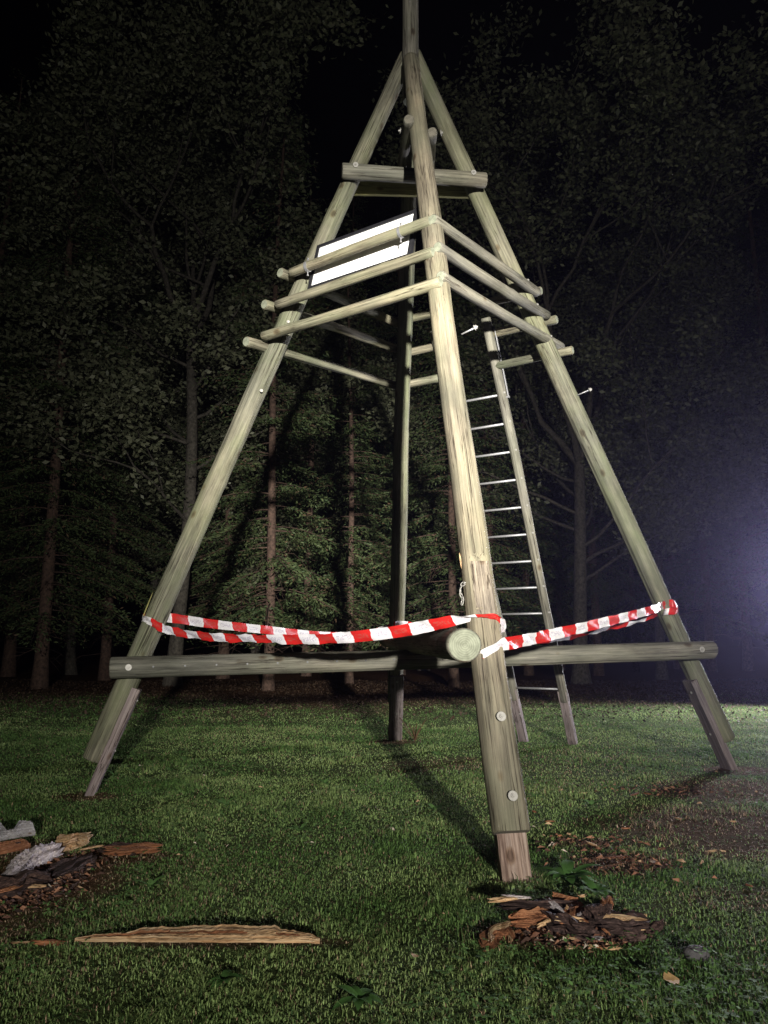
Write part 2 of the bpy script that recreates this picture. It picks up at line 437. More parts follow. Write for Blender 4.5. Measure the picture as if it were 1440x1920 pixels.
# ------------------------------------------------------------------ the tower
TB = Vector((0.45, 6.75, 0.0))
tower = thing('wooden_tower', TB, 'tall four-legged log tower with railings, standing on the lawn before the forest', 'tower')
LEG = {'F': ((0.653, 3.987, 0.0), (0.258, 6.60, 6.708)), 'L': ((-2.349, 6.182, 0.0), (0.160, 6.80, 6.736)),
       'R': ((3.296, 7.456, 0.0), (0.366, 6.80, 6.736)), 'B': ((0.123, 9.674, 0.0), (0.295, 6.88, 6.835))}
def leg_at(k, z, ):
    a, b = Vector(LEG[k][0]), Vector(LEG[k][1]); return a + (b - a) * (z / b.z)
legs = {}
qf = axis_rot(leg_at('F', 0.21), leg_at('F', 6.70)).inverted()
lf = qf @ Vector((0.10, -1, 0)); lf.z = 0; lf.normalize()
FLAT = ((lf.x, lf.y), -1.0, 1.52, 0.072)
for k, zb, r0, r1, mt in (('F', 0.21, 0.098, 0.080, 'leg_warm'), ('L', 0.25, 0.092, 0.080, 'leg'), ('R', 0.26, 0.094, 0.082, 'leg'), ('B', 0.45, 0.094, 0.080, 'leg')):
    legs[k] = log('leg', leg_at(k, zb), leg_at(k, 6.70 if k == 'F' else 6.92), r0, r1, mt, tower, end='end_dark', segs=40, step=0.045, wob=0.006, flat=FLAT if k == 'F' else None)
legs['F']['label'] = 'warm tan leg standing on a stub of bare splintered wood'
# mast
mast = log('mast', (0.268, 6.72, 6.35), (0.262, 6.70, 10.2), 0.083, 0.075, 'beam', tower, segs=32)
# foot posts: on the inner side of every leg
FOOT = {'F': (0.633, 3.965), 'L': (-2.24, 6.10), 'R': (3.235, 7.456), 'B': (0.128, 9.60)}
for k, ztop in (('F', 0.62), ('L', 0.82), ('R', 0.84), ('B', 0.80)):
    a, b = Vector(LEG[k][0]), Vector(LEG[k][1]); d = (b - a).normalized()
    inn = Vector((TB.x - a.x, TB.y - a.y, 0)).normalized(); inn = (inn - d * inn.dot(d)).normalized()
    off = 0.085 if k != 'F' else 0.05
    p0 = a + inn * off - d * 0.12; p1 = a + d * (ztop / d.z) + inn * off
    wd = {'F': 0.150, 'L': 0.15, 'R': 0.15, 'B': 0.16}[k]
    fp = post('foot_post', p0, p1, inn, wd, 0.07 if k != 'F' else 0.08, M['raw'] if k == 'F' else M['post'], legs[k], 0.002, ord(k))
    if k == 'F': fp['label'] = 'bare pinkish splintered foot of the leg'
    if k != 'F':
        for zz in (0.36, 0.74):
            q = a + d * (zz / d.z) + inn * (off + 0.036)
            bolt(legs[k], q, inn, True)
toc = Vector((0, -1, 0.12))
for p in ((0.621, 4.163, 0.731), (0.649, 4.012, 0.358)):
    q = Vector(p); ax = leg_at('F', q.z); d = (Vector(LEG['F'][1]) - Vector(LEG['F'][0])).normalized()
    n = (q - ax); n = (n - d * n.dot(d)).normalized()
    bolt(legs['F'], ax + n * 0.097 + d * 0.0, n)
bolt(legs['F'], (0.254, 6.505, 6.55), (0, -1, -0.3))
bolt(legs['L'], (-1.06, 6.382, 3.30), (0.05, -1, 0), True)
bolt(legs['L'], (-0.85, 6.45, 3.96), (0.05, -1, 0), True)
# long threaded bolts left sticking out of two legs
def long_bolt(k, p0, p1):
    o = link('threaded_bolt', lathe('threaded_bolt', [(0.006, 0), (0.006, (Vector(p1)-Vector(p0)).length)], 10, M['steel'], True))
    place(o, legs[k], p0, axis_rot(p0, p1))
    nut = link('nut', lathe('nut', [(0.021, 0), (0.021, 0.004), (0.016, 0.005), (0.016, 0.020), (0.008, 0.020), (0.008, 0.026)], 6, M['washer']))
    place(nut, o, Vector(p1) - (Vector(p1)-Vector(p0)).normalized()*0.018, axis_rot(p0, p1))
long_bolt('F', (0.56, 5.26, 3.345), (0.665, 5.22, 3.385))
long_bolt('R', (1.85, 7.07, 3.485), (1.975, 7.04, 3.535))

# lower cross beams
beam_lr = log('beam', (-2.119, 6.075, 0.959), (3.013, 7.166, 1.087), 0.083, 0.086, 'beam', tower, segs=36, end='end_dark', wob=0.007)
log('beam', (0.4445, 4.28, 1.135), (0.02, 9.42, 1.185), 0.098, 0.086, 'beam', tower, segs=36, wob=0.005)
bolt(beam_lr, (-1.962, 6.022, 0.963), (0.2, -1, 0)); bolt(beam_lr, (2.87, 7.05, 1.09), (0.2, -1, 0))
dlr = (Vector((3.013, 7.166, 1.087)) - Vector((-2.119, 6.075, 0.959)))
# row of old screw holes along the beam
hole = lathe('screw_hole', [(0.008, -0.002), (0.008, 0.0015)], 8, M['frame'])
for q in range(9):
    f = 0.062 + q * 0.0455
    p = Vector((-2.119, 6.075, 0.959)) + dlr * f + Vector((0.21, -0.98, 0.0)).normalized() * 0.0835
    place(link('screw_hole', hole), beam_lr, p, Vector((0.21, -0.98, 0)).to_track_quat('Z', 'Y'))

# railings (front-left, front-right, back-left, back-right)
RA = 0.043
rails = []
for a, b in (((0.335, 5.622, 4.428), (-0.834, 6.417, 4.406)), ((0.345, 5.488, 4.094), (-0.944, 6.389, 4.091)), ((0.392, 5.360, 3.785), (-1.055, 6.363, 3.787))):
    rails.append(log('rail', a, b, RA, RA, 'rail', tower, segs=24, wob=0.004, ext0=0.04))
for a, b in (((0.399, 5.616, 4.443), (1.492, 7.043, 4.522)), ((0.425, 5.496, 4.144), (1.593, 7.117, 4.31)), ((0.437, 5.377, 3.844), (1.775, 7.343, 4.076))):
    r = log('rail', a, b, RA, RA + 0.006, 'beam', tower, segs=24, wob=0.004, ext0=0.03)
    d = Vector(b) - Vector(a); rails.append(r)
    bolt(r, Vector(a) + d * 0.86 + Vector((0.5, -0.6, 0.5)).normalized() * 0.047, (0.5, -0.6, 0.5), True)
for a, b in (((-0.93, 6.44, 4.425), (0.144, 7.868, 4.555)), ((-1.057, 6.392, 4.102), (0.128, 7.969, 4.309)), ((-1.189, 6.288, 3.707), (0.106, 8.116, 3.947))):
    rails.append(log('rail', a, b, RA + 0.002, RA, 'rail', tower, segs=24, wob=0.004, ext1=0.14))
# the back-right rails stop on both sides of the ladder opening
for (a, b) in (((0.323, 7.842, 4.616), (1.512, 7.099, 4.56)), ((0.32, 7.978, 4.282), (1.66, 7.128, 4.273)), ((0.323, 8.108, 3.963), (1.812, 7.16, 3.966))):
    a = Vector(a); b = Vector(b); u = (b - a).normalized()
    L_ = (b - a).length; s1 = 0.40 if a.z < 4.1 else (0.36 if a.z < 4.4 else 0.32)
    f0 = {0: 0.33, 1: 0.33, 2: 0.33}[0]
    # left piece: from the back leg to the left stile; right piece: from the right stile outwards
    log('rail', a - u * 0.25, a + u * 0.32, RA, RA, 'rail', tower, segs=24, wob=0.003)
    st = {3: 0.99, 4: 0.99}[3] if a.z < 4.1 else (0.90 if a.z < 4.4 else 0.80)
    log('rail', a + u * st, b + u * 0.04, RA, RA, 'rail', tower, segs=24, wob=0.003)

# upper clamps
ub = log('beam', (-0.392, 6.518, 5.476), (0.978, 6.744, 5.526), 0.070, 0.070, 'beam', tower, segs=28, end='end_dark')
bolt(ub, (-0.262, 6.462, 5.50), (0.1, -1, 0.0)); bolt(ub, (0.85, 6.647, 5.545), (0.1, -1, 0.0))
post('beam', (-0.30, 6.86, 5.53), (0.86, 7.02, 5.60), (0.1, -1, -0.3), 0.15, 0.07, M['yellow'], tower, 0.001, 5)['label'] = 'yellow squared timber behind the crosspiece'
ul = log('beam', (0.215, 6.05, 5.66), (0.150, 7.35, 5.80), 0.046, 0.046, 'beam', tower, segs=24, end='end_dark')
ur = log('beam', (0.425, 6.16, 5.62), (0.470, 7.35, 5.80), 0.046, 0.046, 'beam', tower, segs=24, end='end_dark')
bolt(ul, (0.146, 6.20, 5.655), (-1, -0.2, 0)); bolt(ur, (0.51, 6.22, 5.65), (1, -0.3, 0))

# scraped patch and lifted splinters on the front leg
dF = (Vector(LEG['F'][1]) - Vector(LEG['F'][0])).normalized(); nF = Vector((0.10, -1, 0)); nF = (nF - dF*nF.dot(dF)).normalized()
post('scraped_patch', leg_at('F', 1.285) + nF*0.062, leg_at('F', 1.60) + nF*0.062, nF, 0.118, 0.026, M['patch'], legs['F'], 0.0016, 4)['label'] = 'grey scraped band of rough wood'

def chunk_mesh(name, Ln, wd, tk, mat, seed, jag=0.15, bend=0.0, nlen=16, ns=22, rough=0.12, taper=(0.7, 0.7), curl=0.0, lump=0.06):
    """splintered piece of wood: ridged fibres along the grain, torn uneven ends, rests on its underside"""
    r = np.random.default_rng(seed); V = []
    th = np.linspace(0, 2*np.pi, ns, endpoint=False) + 0.1*r.normal(size=ns)
    th.sort()
    prof = 1 + 1.3*rough*r.normal(size=ns)
    low = 1 + 0.6*rough*np.array([math.sin(2*t+seed)+0.6*math.sin(3*t+2*seed) for t in th])
    jg0 = jag*Ln*r.random(ns)**1.6*1.5; jg1 = jag*Ln*r.random(ns)**1.6*1.5
    walk = np.cumsum(0.35*rough*r.normal(size=(nlen, ns)), 0)*0.5
    wav = [rough*r.normal()*0.5 for _ in range(4)]; ph = r.random(4)*6.283
    for i in range(nlen):
        f = i/(nlen-1); wv = 1.0
        if f < 0.3: wv = taper[0] + (1-taper[0])*math.sin(f/0.3*1.571)
        if f > 0.7: wv = taper[1] + (1-taper[1])*math.sin((1-f)/0.3*1.571)
        wy = sum(w_*math.sin(f*(3+3*k_)+p_) for k_, (w_, p_) in enumerate(zip(wav, ph)))
        for j in range(ns):
            c, s = math.cos(th[j]), math.sin(th[j])
            c = math.copysign(abs(c)**0.7, c); s = math.copysign(abs(s)**0.7, s)
            k = prof[j]*low[j]*(1+walk[i, j]+lump*r.normal())
            x = (f-0.5)*Ln + jg0[j]*(1-f)**2.5 - jg1[j]*f**2.5
            y = wd/2*c*k*wv + bend*math.sin(f*math.pi) + wy*wd*0.6
            z = tk/2*(s*k*wv + 1) + curl*(2*f-1)**2 + 0.4*curl*c*c + 0.25*wy*tk
            V.append((x, y, z))
    F4 = [(i*ns+j, i*ns+(j+1) % ns, (i+1)*ns+(j+1) % ns, (i+1)*ns+j) for i in range(nlen-1) for j in range(ns)]
    e0 = np.mean(V[:ns], 0); e1 = np.mean(V[-ns:], 0)
    V += [tuple(e0 + np.array([0.08*Ln, 0, 0])), tuple(e1 - np.array([0.08*Ln, 0, 0]))]; a, b = len(V)-2, len(V)-1
    F3 = [(a, (j+1) % ns, j) for j in range(ns)] + [(b, (nlen-1)*ns+j, (nlen-1)*ns+(j+1) % ns) for j in range(ns)]
    V = np.array(V)
    V = V[:, [1, 2, 0]]                                    # grain runs along local Z
    return mesh_np(name, V, F4, F3, False, None, (mat,))
BASE_Q = Matrix(((0, 0, 1), (1, 0, 0), (0, 1, 0))).to_quaternion()     # local Z -> world X, local X -> Y, local Y -> Z

def chunk(name, pos, yaw, Ln, wd, tk, mat, seed, label, cat, group=None, pitch=0.0, roll=0.0, parent=None, **kw):
    me = chunk_mesh(name, Ln, wd, tk, M[mat], seed, **kw)
    o = link(name, me)
    q = Quaternion((0, 0, 1), math.radians(yaw)) @ Quaternion((0, 1, 0), -math.radians(pitch)) @ Quaternion((1, 0, 0), math.radians(roll)) @ BASE_Q
    place(o, parent, pos, q)
    if label: tag(o, label, cat, group)
    return o

def splinter(parent, p0, p1, wd, tk, mat, seed, name='splinter'):
    me = chunk_mesh(name, (Vector(p1)-Vector(p0)).length, wd, tk, M[mat], seed, jag=0.3, nlen=8, ns=6, taper=(1.0, 0.35))
    o = link(name, me); return place(o, parent, (Vector(p0)+Vector(p1))/2, axis_rot(p0, p1))
splinter(legs['F'], (0.505, 4.56, 1.44), (0.448, 4.62, 1.685), 0.022, 0.010, 'fresh', 3)
splinter(legs['F'], (0.518, 4.55, 1.41), (0.477, 4.60, 1.60), 0.018, 0.008, 'patch', 5)
splinter(legs['L'], (-1.915, 6.18, 1.35), (-1.845, 6.19, 1.56), 0.022, 0.010, 'yellow', 8)

# ------------------------------------------------------------------ ladder
lad = thing('ladder', (1.90, 9.2, 0), 'log ladder with thin metal rungs leaning on the back of the tower', 'ladder')
U = Vector((0.843, -0.537, 0.0))
SR0, SR1 = Vector((2.157, 9.082, 0.0)), Vector((1.155, 7.578, 3.965))
dS = (SR1 - SR0).normalized()
def sp(side, z):
    p = SR0 + (SR1 - SR0) * (z / SR1.z)
    return p if side else p - U * 0.60
for side in (0, 1):
    log('stile', sp(side, 0.50), sp(side, 4.42), 0.052, 0.050, 'beam', lad, segs=24, wob=0.003, end='end_dark')
    post('foot_post', sp(side, -0.12) , sp(side, 0.62), U, 0.07, 0.10, M['post'], lad, 0.002, 50 + side)
    bolt(lad, sp(side, 0.33) + Vector((0.3, -0.9, 0.1)).normalized() * 0.056, (0.3, -0.9, 0.1), True)
rung_me = lathe('rung', [(0.0125, 0), (0.0125, 0.64)], 10, M['steel'], True)
for q in range(12):
    z = 0.635 + q * 0.278
    p = sp(0, z) - U * 0.02
    place(link('rung', rung_me), lad, p, U.to_track_quat('Z', 'Y'))
    e = link('bolt', BOLT_S); place(e, lad, sp(1, z) + Vector((0.35, -0.85, 0.2)).normalized() * 0.049, Vector((0.35, -0.85, 0.2)).to_track_quat('Z', 'Y'))
# flat metal guard bar on the right stile
a, b = sp(1, 3.66) + U * 0.07, sp(1, 4.30) + U * 0.07
post('guard_bar', a, b, U, 0.03, 0.008, M['steel'], lad, 0.0, 1)
post('guard_bar_bracket', a - U * 0.06, a + U * 0.01, (0, 0, 1), 0.03, 0.02, M['steel'], lad, 0.0, 1)

# ------------------------------------------------------------------ sign board behind the railing
C_ = [Vector(v) for v in ((-0.645, 6.53, 4.700), (0.262, 5.92, 4.716), (0.245, 5.771, 4.225), (-0.632, 6.372, 4.238))]   # TL TR BR BL
cen = sum(C_, Vector()) / 4
sign = thing('sign_board', cen, 'blank white panel in a black frame fixed behind the tower railing', 'sign')
ex = ((C_[1] - C_[0]) + (C_[2] - C_[3])).normalized(); ey = ((C_[0] - C_[3]) + (C_[1] - C_[2])).normalized()
ey = (ey - ex * ey.dot(ex)).normalized(); en = ex.cross(ey)
Wd = ((C_[1]-C_[0]).length + (C_[2]-C_[3]).length) / 2; Hd = ((C_[0]-C_[3]).length + (C_[1]-C_[2]).length) / 2
qs = Matrix((ex, ey, en)).transposed().to_quaternion()
def slab(name, x0, x1, y0, y1, z0, z1, mat, parent, pos, q):
    V = [(x, y, z) for z in (z0, z1) for y in (y0, y1) for x in (x0, x1)]
    F = [(0, 2, 3, 1), (4, 5, 7, 6), (0, 1, 5, 4), (2, 6, 7, 3), (0, 4, 6, 2), (1, 3, 7, 5)]
    return place(link(name, mesh_np(name, V, F, None, False, None, (mat,))), parent, pos, q)
fw = 0.034
slab('panel', -Wd/2+fw-.004, Wd/2-fw+.004, -Hd/2+fw-.004, Hd/2-fw+.004, -0.008, 0.004, M['panel'], sign, cen, qs)
for x0, x1, y0, y1 in ((-Wd/2, Wd/2, Hd/2-fw, Hd/2), (-Wd/2, Wd/2, -Hd/2, -Hd/2+fw), (-Wd/2, -Wd/2+fw, -Hd/2+fw, Hd/2-fw), (Wd/2-fw, Wd/2, -Hd/2+fw, Hd/2-fw)):
    slab('frame_bar', x0, x1, y0, y1, -0.02, 0.014, M['frame'], sign, cen, qs)
# band clamps round the top rail that carry the sign
for f in (0.17, 0.86):
    A_ = Vector((0.335, 5.622, 4.428)); B_ = Vector((-0.834, 6.417, 4.406)); d = (B_ - A_)
    c = A_ + d * f
    me = lathe('clamp', [(RA - 0.002, -0.012), (RA + 0.005, -0.012), (RA + 0.005, 0.012), (RA - 0.002, 0.012)], 22, M['steel'])
    cl = place(link('clamp', me), sign, c, d.to_track_quat('Z', 'Y'))
    for sgn in (1, -1):
        place(link('clamp_screw', lathe('clamp_screw', [(0.005, 0), (0.005, 0.03), (0.009, 0.03), (0.009, 0.038)], 8, M['steel'])), cl,
              c + Vector((0, 0, sgn)) * (RA + 0.002) + en * 0.0, Vector((0, 0.2, sgn)).to_track_quat('Z', 'Y'))

# ------------------------------------------------------------------ barrier tape
def tape_mat():
    m, N, L, B = new_mat('barrier_tape_plastic')
    uv = N.new('ShaderNodeUVMap'); uv.uv_map = 'UVMap'
    sx = N.new('ShaderNodeSeparateXYZ'); L.new(uv.outputs[0], sx.inputs[0])
    def math_(op, a, b=None):
        n = N.new('ShaderNodeMath'); n.operation = op
        for k, v in ((0, a), (1, b)):
            if v is None: continue
            if isinstance(v, (int, float)): n.inputs[k].default_value = v
            else: L.new(v, n.inputs[k])
        return n.outputs[0]
    fr = math_('FRACT', sx.outputs[0]); half = math_('GREATER_THAN', fr, 0.5)
    st = math_('FRACT', math_('MULTIPLY', fr, 2.0))                 # 0..1 inside a stripe
    inx = math_('MULTIPLY', math_('GREATER_THAN', st, 0.14), math_('LESS_THAN', st, 0.86))
    iny = math_('MULTIPLY', math_('GREATER_THAN', sx.outputs[1], 0.30), math_('LESS_THAN', sx.outputs[1], 0.72))
    mp = N.new('ShaderNodeMapping'); mp.inputs['Scale'].default_value = (24, 7, 1); L.new(uv.outputs[0], mp.inputs[0])
    vo = N.new('ShaderNodeTexNoise'); vo.inputs['Scale'].default_value = 1.0; vo.inputs['Detail'].default_value = 1.0; L.new(mp.outputs[0], vo.inputs['Vector'])
    ink = math_('MULTIPLY', math_('MULTIPLY', inx, iny), math_('GREATER_THAN', vo.outputs['Fac'], 0.50))
    red = mixc(N, L, ink, (0.60, 0.022, 0.020), (0.50, 0.07, 0.055)); wht = mixc(N, L, ink, (0.80, 0.78, 0.80), (0.58, 0.54, 0.62))
    c = mixc(N, L, half, red, wht)
    L.new(c, B.inputs['Base Color']); B.inputs['Roughness'].default_value = 0.35
    tr = N.new('ShaderNodeBsdfTranslucent'); L.new(c, tr.inputs['Color'])
    mx = N.new('ShaderNodeMixShader'); mx.inputs[0].default_value = 0.35
    L.new(B.outputs[0], mx.inputs[1]); L.new(tr.outputs[0], mx.inputs[2]); L.new(mx.outputs[0], N['Material Output'].inputs['Surface'])
    return m
M['tape'] = tape_mat()
def catmull(P, n):
    P = np.asarray(P, float); P = np.vstack([2*P[0]-P[1], P, 2*P[-1]-P[-2]]); out = []
    for i in range(1, len(P)-2):
        for t in np.linspace(0, 1, n, endpoint=False):
            a, b, c, d = P[i-1], P[i], P[i+1], P[i+2]
            out.append(0.5*((2*b)+(-a+c)*t+(2*a-5*b+4*c-d)*t*t+(-a+3*b-3*c+d)*t**3))
    out.append(P[-2]); return np.array(out)
tape = thing('barrier_tape', (0.5, 4.4, 1.0), 'red and white striped barrier tape strung round the tower legs', 'tape')
def strand(keys, phase, seed, width=0.072, per=0.32):
    """keys: (position, tilt in degrees of the tape's width off vertical, width factor)"""
    P = catmull([k[0] for k in keys], 10); A = catmull([[k[1], k[2], 0] for k in keys], 10)
    d = np.gradient(P, axis=0); d /= np.linalg.norm(d, axis=1)[:, None]
    side = np.cross(d, [0, 0, 1.0]); side /= np.linalg.norm(side, axis=1)[:, None]; up = np.cross(side, d)
    s = np.concatenate([[0], np.cumsum(np.linalg.norm(np.diff(P, axis=0), axis=1))])
    rr = np.radians(A[:, 0] + 6*np.sin(s*9+seed))
    wv = (np.cos(rr)[:, None]*up + np.sin(rr)[:, None]*side) * (width/2*A[:, 1])[:, None]
    nrm = np.cross(d, wv); nrm /= np.linalg.norm(nrm, axis=1)[:, None]
    ncross = 5; V = []; UVv = []
    for q in range(ncross):
        f = q/(ncross-1)*2-1
        V.append(P + wv*f + nrm*(0.006*np.sin(s*23+f*2.2+seed) + 0.005*np.sin(s*51+f*4+np.sin(s*13)))[:, None]); UVv.append(np.stack([s/per+phase+0.03*f, np.full(len(s), (f+1)/2)], -1))
    V = np.stack(V, 1).reshape(-1, 3); UVv = np.stack(UVv, 1).reshape(-1, 2); n = len(P)
    i, j = np.meshgrid(np.arange(n-1), np.arange(ncross-1), indexing='ij')
    F = np.stack([i*ncross+j, i*ncross+j+1, (i+1)*ncross+j+1, (i+1)*ncross+j], -1).reshape(-1, 4)
    me = mesh_np('strand', V - np.array(tape.location), F, None, True, None, (M['tape'],))
    u = me.uv_layers.new(name='UVMap'); u.data.foreach_set('uv', UVv[F.ravel()].astype(np.float32).ravel())
    return link('strand', me, tape)
FLp = [(-1.762, 6.112, 1.272), (-1.602, 5.989, 1.232), (-1.254, 5.722, 1.190), (-0.894, 5.446, 1.179), (-0.569, 5.196, 1.171), (-0.237, 4.941, 1.183), (0.065, 4.71, 1.214), (0.251, 4.567, 1.246), (0.398, 4.465, 1.274), (0.497, 4.408, 1.291)]
keys = [((-1.90, 6.36, 1.36), 0, .8), ((-1.955, 6.29, 1.352), 0, .8), ((-1.928, 6.228, 1.340), 0, .8), ((-1.86, 6.188, 1.316), 5, .85)] + [(p, t, f) for p, t, f in zip(FLp, (10, 25, 35, 38, 30, 18, 10, 10, 30, 55), (.9, 1, 1, 1, 1, 1, 1, 1, .85, .6))]
keys += [((0.573, 4.392, 1.300), 55, .45), ((0.640, 4.402, 1.288), 55, .45), ((0.683, 4.455, 1.262), 40, .5), ((0.690, 4.53, 1.21), 30, .5)]
strand(keys, 0.15, 1, per=0.30)
FRp = [(0.739, 4.46, 1.15), (0.996, 4.85, 1.189), (1.41, 5.41, 1.26), (1.936, 6.12, 1.357), (2.343, 6.671, 1.44)]
keys = [((0.495, 4.39, 1.055), 20, .5), ((0.54, 4.325, 1.085), 20, .6), ((0.605, 4.325, 1.118), 10, .7), ((0.672, 4.375, 1.142), 5, .95)] + [(p, 4, 1) for p in FRp] + [((2.60, 7.195, 1.495), 3, 1), ((2.70, 7.215, 1.512), 0, 1), ((2.748, 7.29, 1.50), 0, .9), ((2.72, 7.385, 1.46), 0, .9)]
strand(keys, 0.32, 2, per=0.42)
LBp = [(-1.69, 6.36, 1.343), (-1.478, 6.726, 1.309), (-1.1, 7.296, 1.268), (-0.655, 7.97, 1.225), (-0.236, 8.603, 1.237), (0.063, 9.05, 1.329)]
keys = [((-1.86, 6.375, 1.355), 0, 1), ((-1.77, 6.33, 1.35), 0, 1)] + [(p, 0, 1.05) for p in LBp] + [((0.14, 8.955, 1.36), 0, 1), ((0.25, 9.0, 1.36), 0, 1)]
strand(keys, 0.6, 3, per=0.36)
BRp = [(2.66, 7.385, 1.430), (2.451, 7.579, 1.345), (2.21, 7.747, 1.281), (1.944, 7.931, 1.209), (1.568, 8.10, 1.161), (1.053, 8.48, 1.179), (0.607, 8.80, 1.27), (0.299, 9.02, 1.353)]
keys = [((2.765, 7.29, 1.455), 0, .9), ((2.69, 7.205, 1.44), 10, .9), ((2.61, 7.225, 1.432), 30, .9)] + [(p, t, .95) for p, t in zip(BRp, (50, 62, 60, 62, 50, 30, 10, 0))] + [((0.24, 9.10, 1.36), 0, 1)]
strand(keys, 0.1, 4, per=0.40)

# ------------------------------------------------------------------ broken chain hanging from the front leg
chain = thing('chain', (0.456, 4.50, 1.48), 'short broken steel chain dangling beside the front leg', 'chain')
def link_mesh():
    t = np.linspace(0, 2*np.pi, 18, endpoint=False)
    P = np.stack([0.010*np.sign(np.cos(t))*np.abs(np.cos(t))**0.8, np.zeros_like(t), 0.017*np.sin(t)], -1); P = np.vstack([P, P[:1]])
    V, F = tube_np(P, 0.0028, 6); return mesh_np('chain_link', V, F, None, True, None, (M['washer'],))
LM = link_mesh()
cp = [(0.482, 4.53, 1.497), (0.464, 4.522, 1.489), (0.450, 4.515, 1.470), (0.446, 4.51, 1.446), (0.450, 4.505, 1.423), (0.459, 4.505, 1.402), (0.455, 4.50, 1.380)]
for q, p in enumerate(cp):
    d = Vector(cp[min(q+1, 6)]) - Vector(cp[max(q-1, 0)])
    place(link('chain_link', LM), chain, p, d.to_track_quat('Z', 'Y') @ Quaternion((0, 0, 1), 1.57*(q % 2) + 0.4))

# ------------------------------------------------------------------ splintered wood on the lawn
def torn_board(name, pos, yaw, Ln, wd, tk, mat, seed, label, prof, tilt=0, side='orange', group=None):
    """long split board: the upper torn edge follows prof (fraction of width along the length)"""
    r = np.random.default_rng(seed); n = 60; V = []; F = []
    f = np.linspace(0, 1, n); up = np.interp(f, *zip(*prof))
    up = up * (1 + 0.02*r.normal(size=n)) + 0.05*np.clip(r.normal(size=n)-0.8, 0, 1)
    lo = 0.03*np.abs(np.cumsum(r.normal(size=n))*0.3)
    lo = np.minimum(lo, 0.25) * (up > 0.2)
    m = 14; rdg = 0.0025*r.normal(size=m)
    for i in range(n):
        for j in range(m):
            g = j/(m-1); y = wd*(lo[i] + (up[i]-lo[i])*g)
            V.append((y, tk + 0.05*wd*math.sin(g*3.1)*(1 if i > 3 else 0.4) + rdg[j] - (0.008 if i < 22 and 6 <= j <= 8 else 0) + 0.0012*r.normal(), (f[i]-0.5)*Ln))
    for i in range(n):
        for j in range(m):
            g = j/(m-1); y = wd*(lo[i] + (up[i]-lo[i])*g); V.append((y, 0.0, (f[i]-0.5)*Ln))
    o = n*m; F = []; mi = []
    for i in range(n-1):
        for j in range(m-1):
            F.append((i*m+j, (i+1)*m+j, (i+1)*m+j+1, i*m+j+1)); mi.append(1 if (i < 22 and 6 <= j <= 8) or abs(j - 5.0 - 0.5*math.sin(i*0.07+seed)) < 1.1*abs(math.sin(i*0.12+1)) and 14 < i < 54 else 0)
            F.append((o+i*m+j, o+i*m+j+1, o+(i+1)*m+j+1, o+(i+1)*m+j)); mi.append(0)
        F.append((i*m, o+i*m, o+(i+1)*m, (i+1)*m)); mi.append(0)
        F.append((i*m+m-1, (i+1)*m+m-1, o+(i+1)*m+m-1, o+i*m+m-1)); mi.append(0)
    for i in (0, n-1):
        for j in range(m-1): F.append((i*m+j, i*m+j+1, o+i*m+j+1, o+i*m+j)); mi.append(0)
    ob = link(name, mesh_np(name, V, F, None, False, None, (M[mat], M[side]), mi))
    place(ob, None, pos, Quaternion((0, 0, 1), math.radians(yaw)) @ Quaternion((1, 0, 0), math.radians(tilt)) @ BASE_Q)
    return tag(ob, label, 'wood', group)
torn_board('split_board', (-0.715, 3.17, 0.020), -1.2, 0.94, 0.16, 0.007, 'fresh', 11, 'long pale freshly split board lying flat on the lawn',
           [(0, .06), (.05, .20), (.13, .30), (.2, .36), (.24, .58), (.33, .72), (.36, .64), (.47, .80), (.50, .74), (.62, .84), (.70, .76), (.80, .82), (.83, .62), (.88, .52), (.95, .36), (1, .10)], tilt=6)
chunk('wood_splinter', (-1.29, 3.19, 0.008), -3, 0.16, 0.03, 0.015, 'orange', 31, 'thin brown splinter lying off the pointed end of the split board', 'wood splinter', jag=0.3)
chunk('wood_splinter', (-1.40, 3.19, 0.012), 8, 0.08, 0.008, 0.006, 'fresh', 32, 'tiny pale sliver at the edge of the bare soil', 'wood splinter', jag=0.3)

# the pile of rotten wood beside the front leg
G1 = 'rotten pieces in the pile beside the front leg'
def rp(name, *a, **k): return chunk(name, *a, **k)
rp('bark_slab', (0.635, 3.445, 0.048), 6, 0.34, 0.09, 0.035, 'rot', 41, 'dark rotten slab lying topmost across the pile beside the front leg', 'wood', jag=0.25, rough=0.2, pitch=-3)
rp('wood_splinter', (0.520, 3.455, 0.082), 10, 0.19, 0.028, 0.014, 'fresh', 42, 'pale splinter lying along the topmost dark slab of the rotten pile', 'wood splinter', jag=0.35)
rp('wood_splinter', (0.555, 3.462, 0.090), -14, 0.13, 0.022, 0.012, 'white_rot', 47, 'short whitish splinter crossing the topmost dark slab of the pile', 'wood splinter', jag=0.35)
rp('rotten_chunk', (0.445, 3.22, 0.0), 58, 0.26, 0.060, 0.035, 'orange', 43, 'curved orange split piece at the side of the rotten pile facing the split board', 'wood', jag=0.3, bend=0.03, rough=0.14)
rp('wood_splinter', (0.452, 3.225, 0.035), 60, 0.24, 0.016, 0.012, 'fresh', 44, 'pale rim of torn wood on the curved orange piece', 'wood splinter', jag=0.2, bend=0.035)
rp('rotten_chunk', (0.775, 3.52, 0.02), 38, 0.19, 0.13, 0.025, 'orange', 45, 'reddish triangular slab leaning up behind the rotten pile', 'wood', jag=0.4, pitch=16, roll=22, taper=(1, 0.2))
rp('rotten_chunk', (0.735, 3.29, 0.0), -42, 0.24, 0.09, 0.07, 'rot', 46, 'thick dark rotten chunk in the middle of the pile', 'wood', jag=0.2, rough=0.22, roll=12)
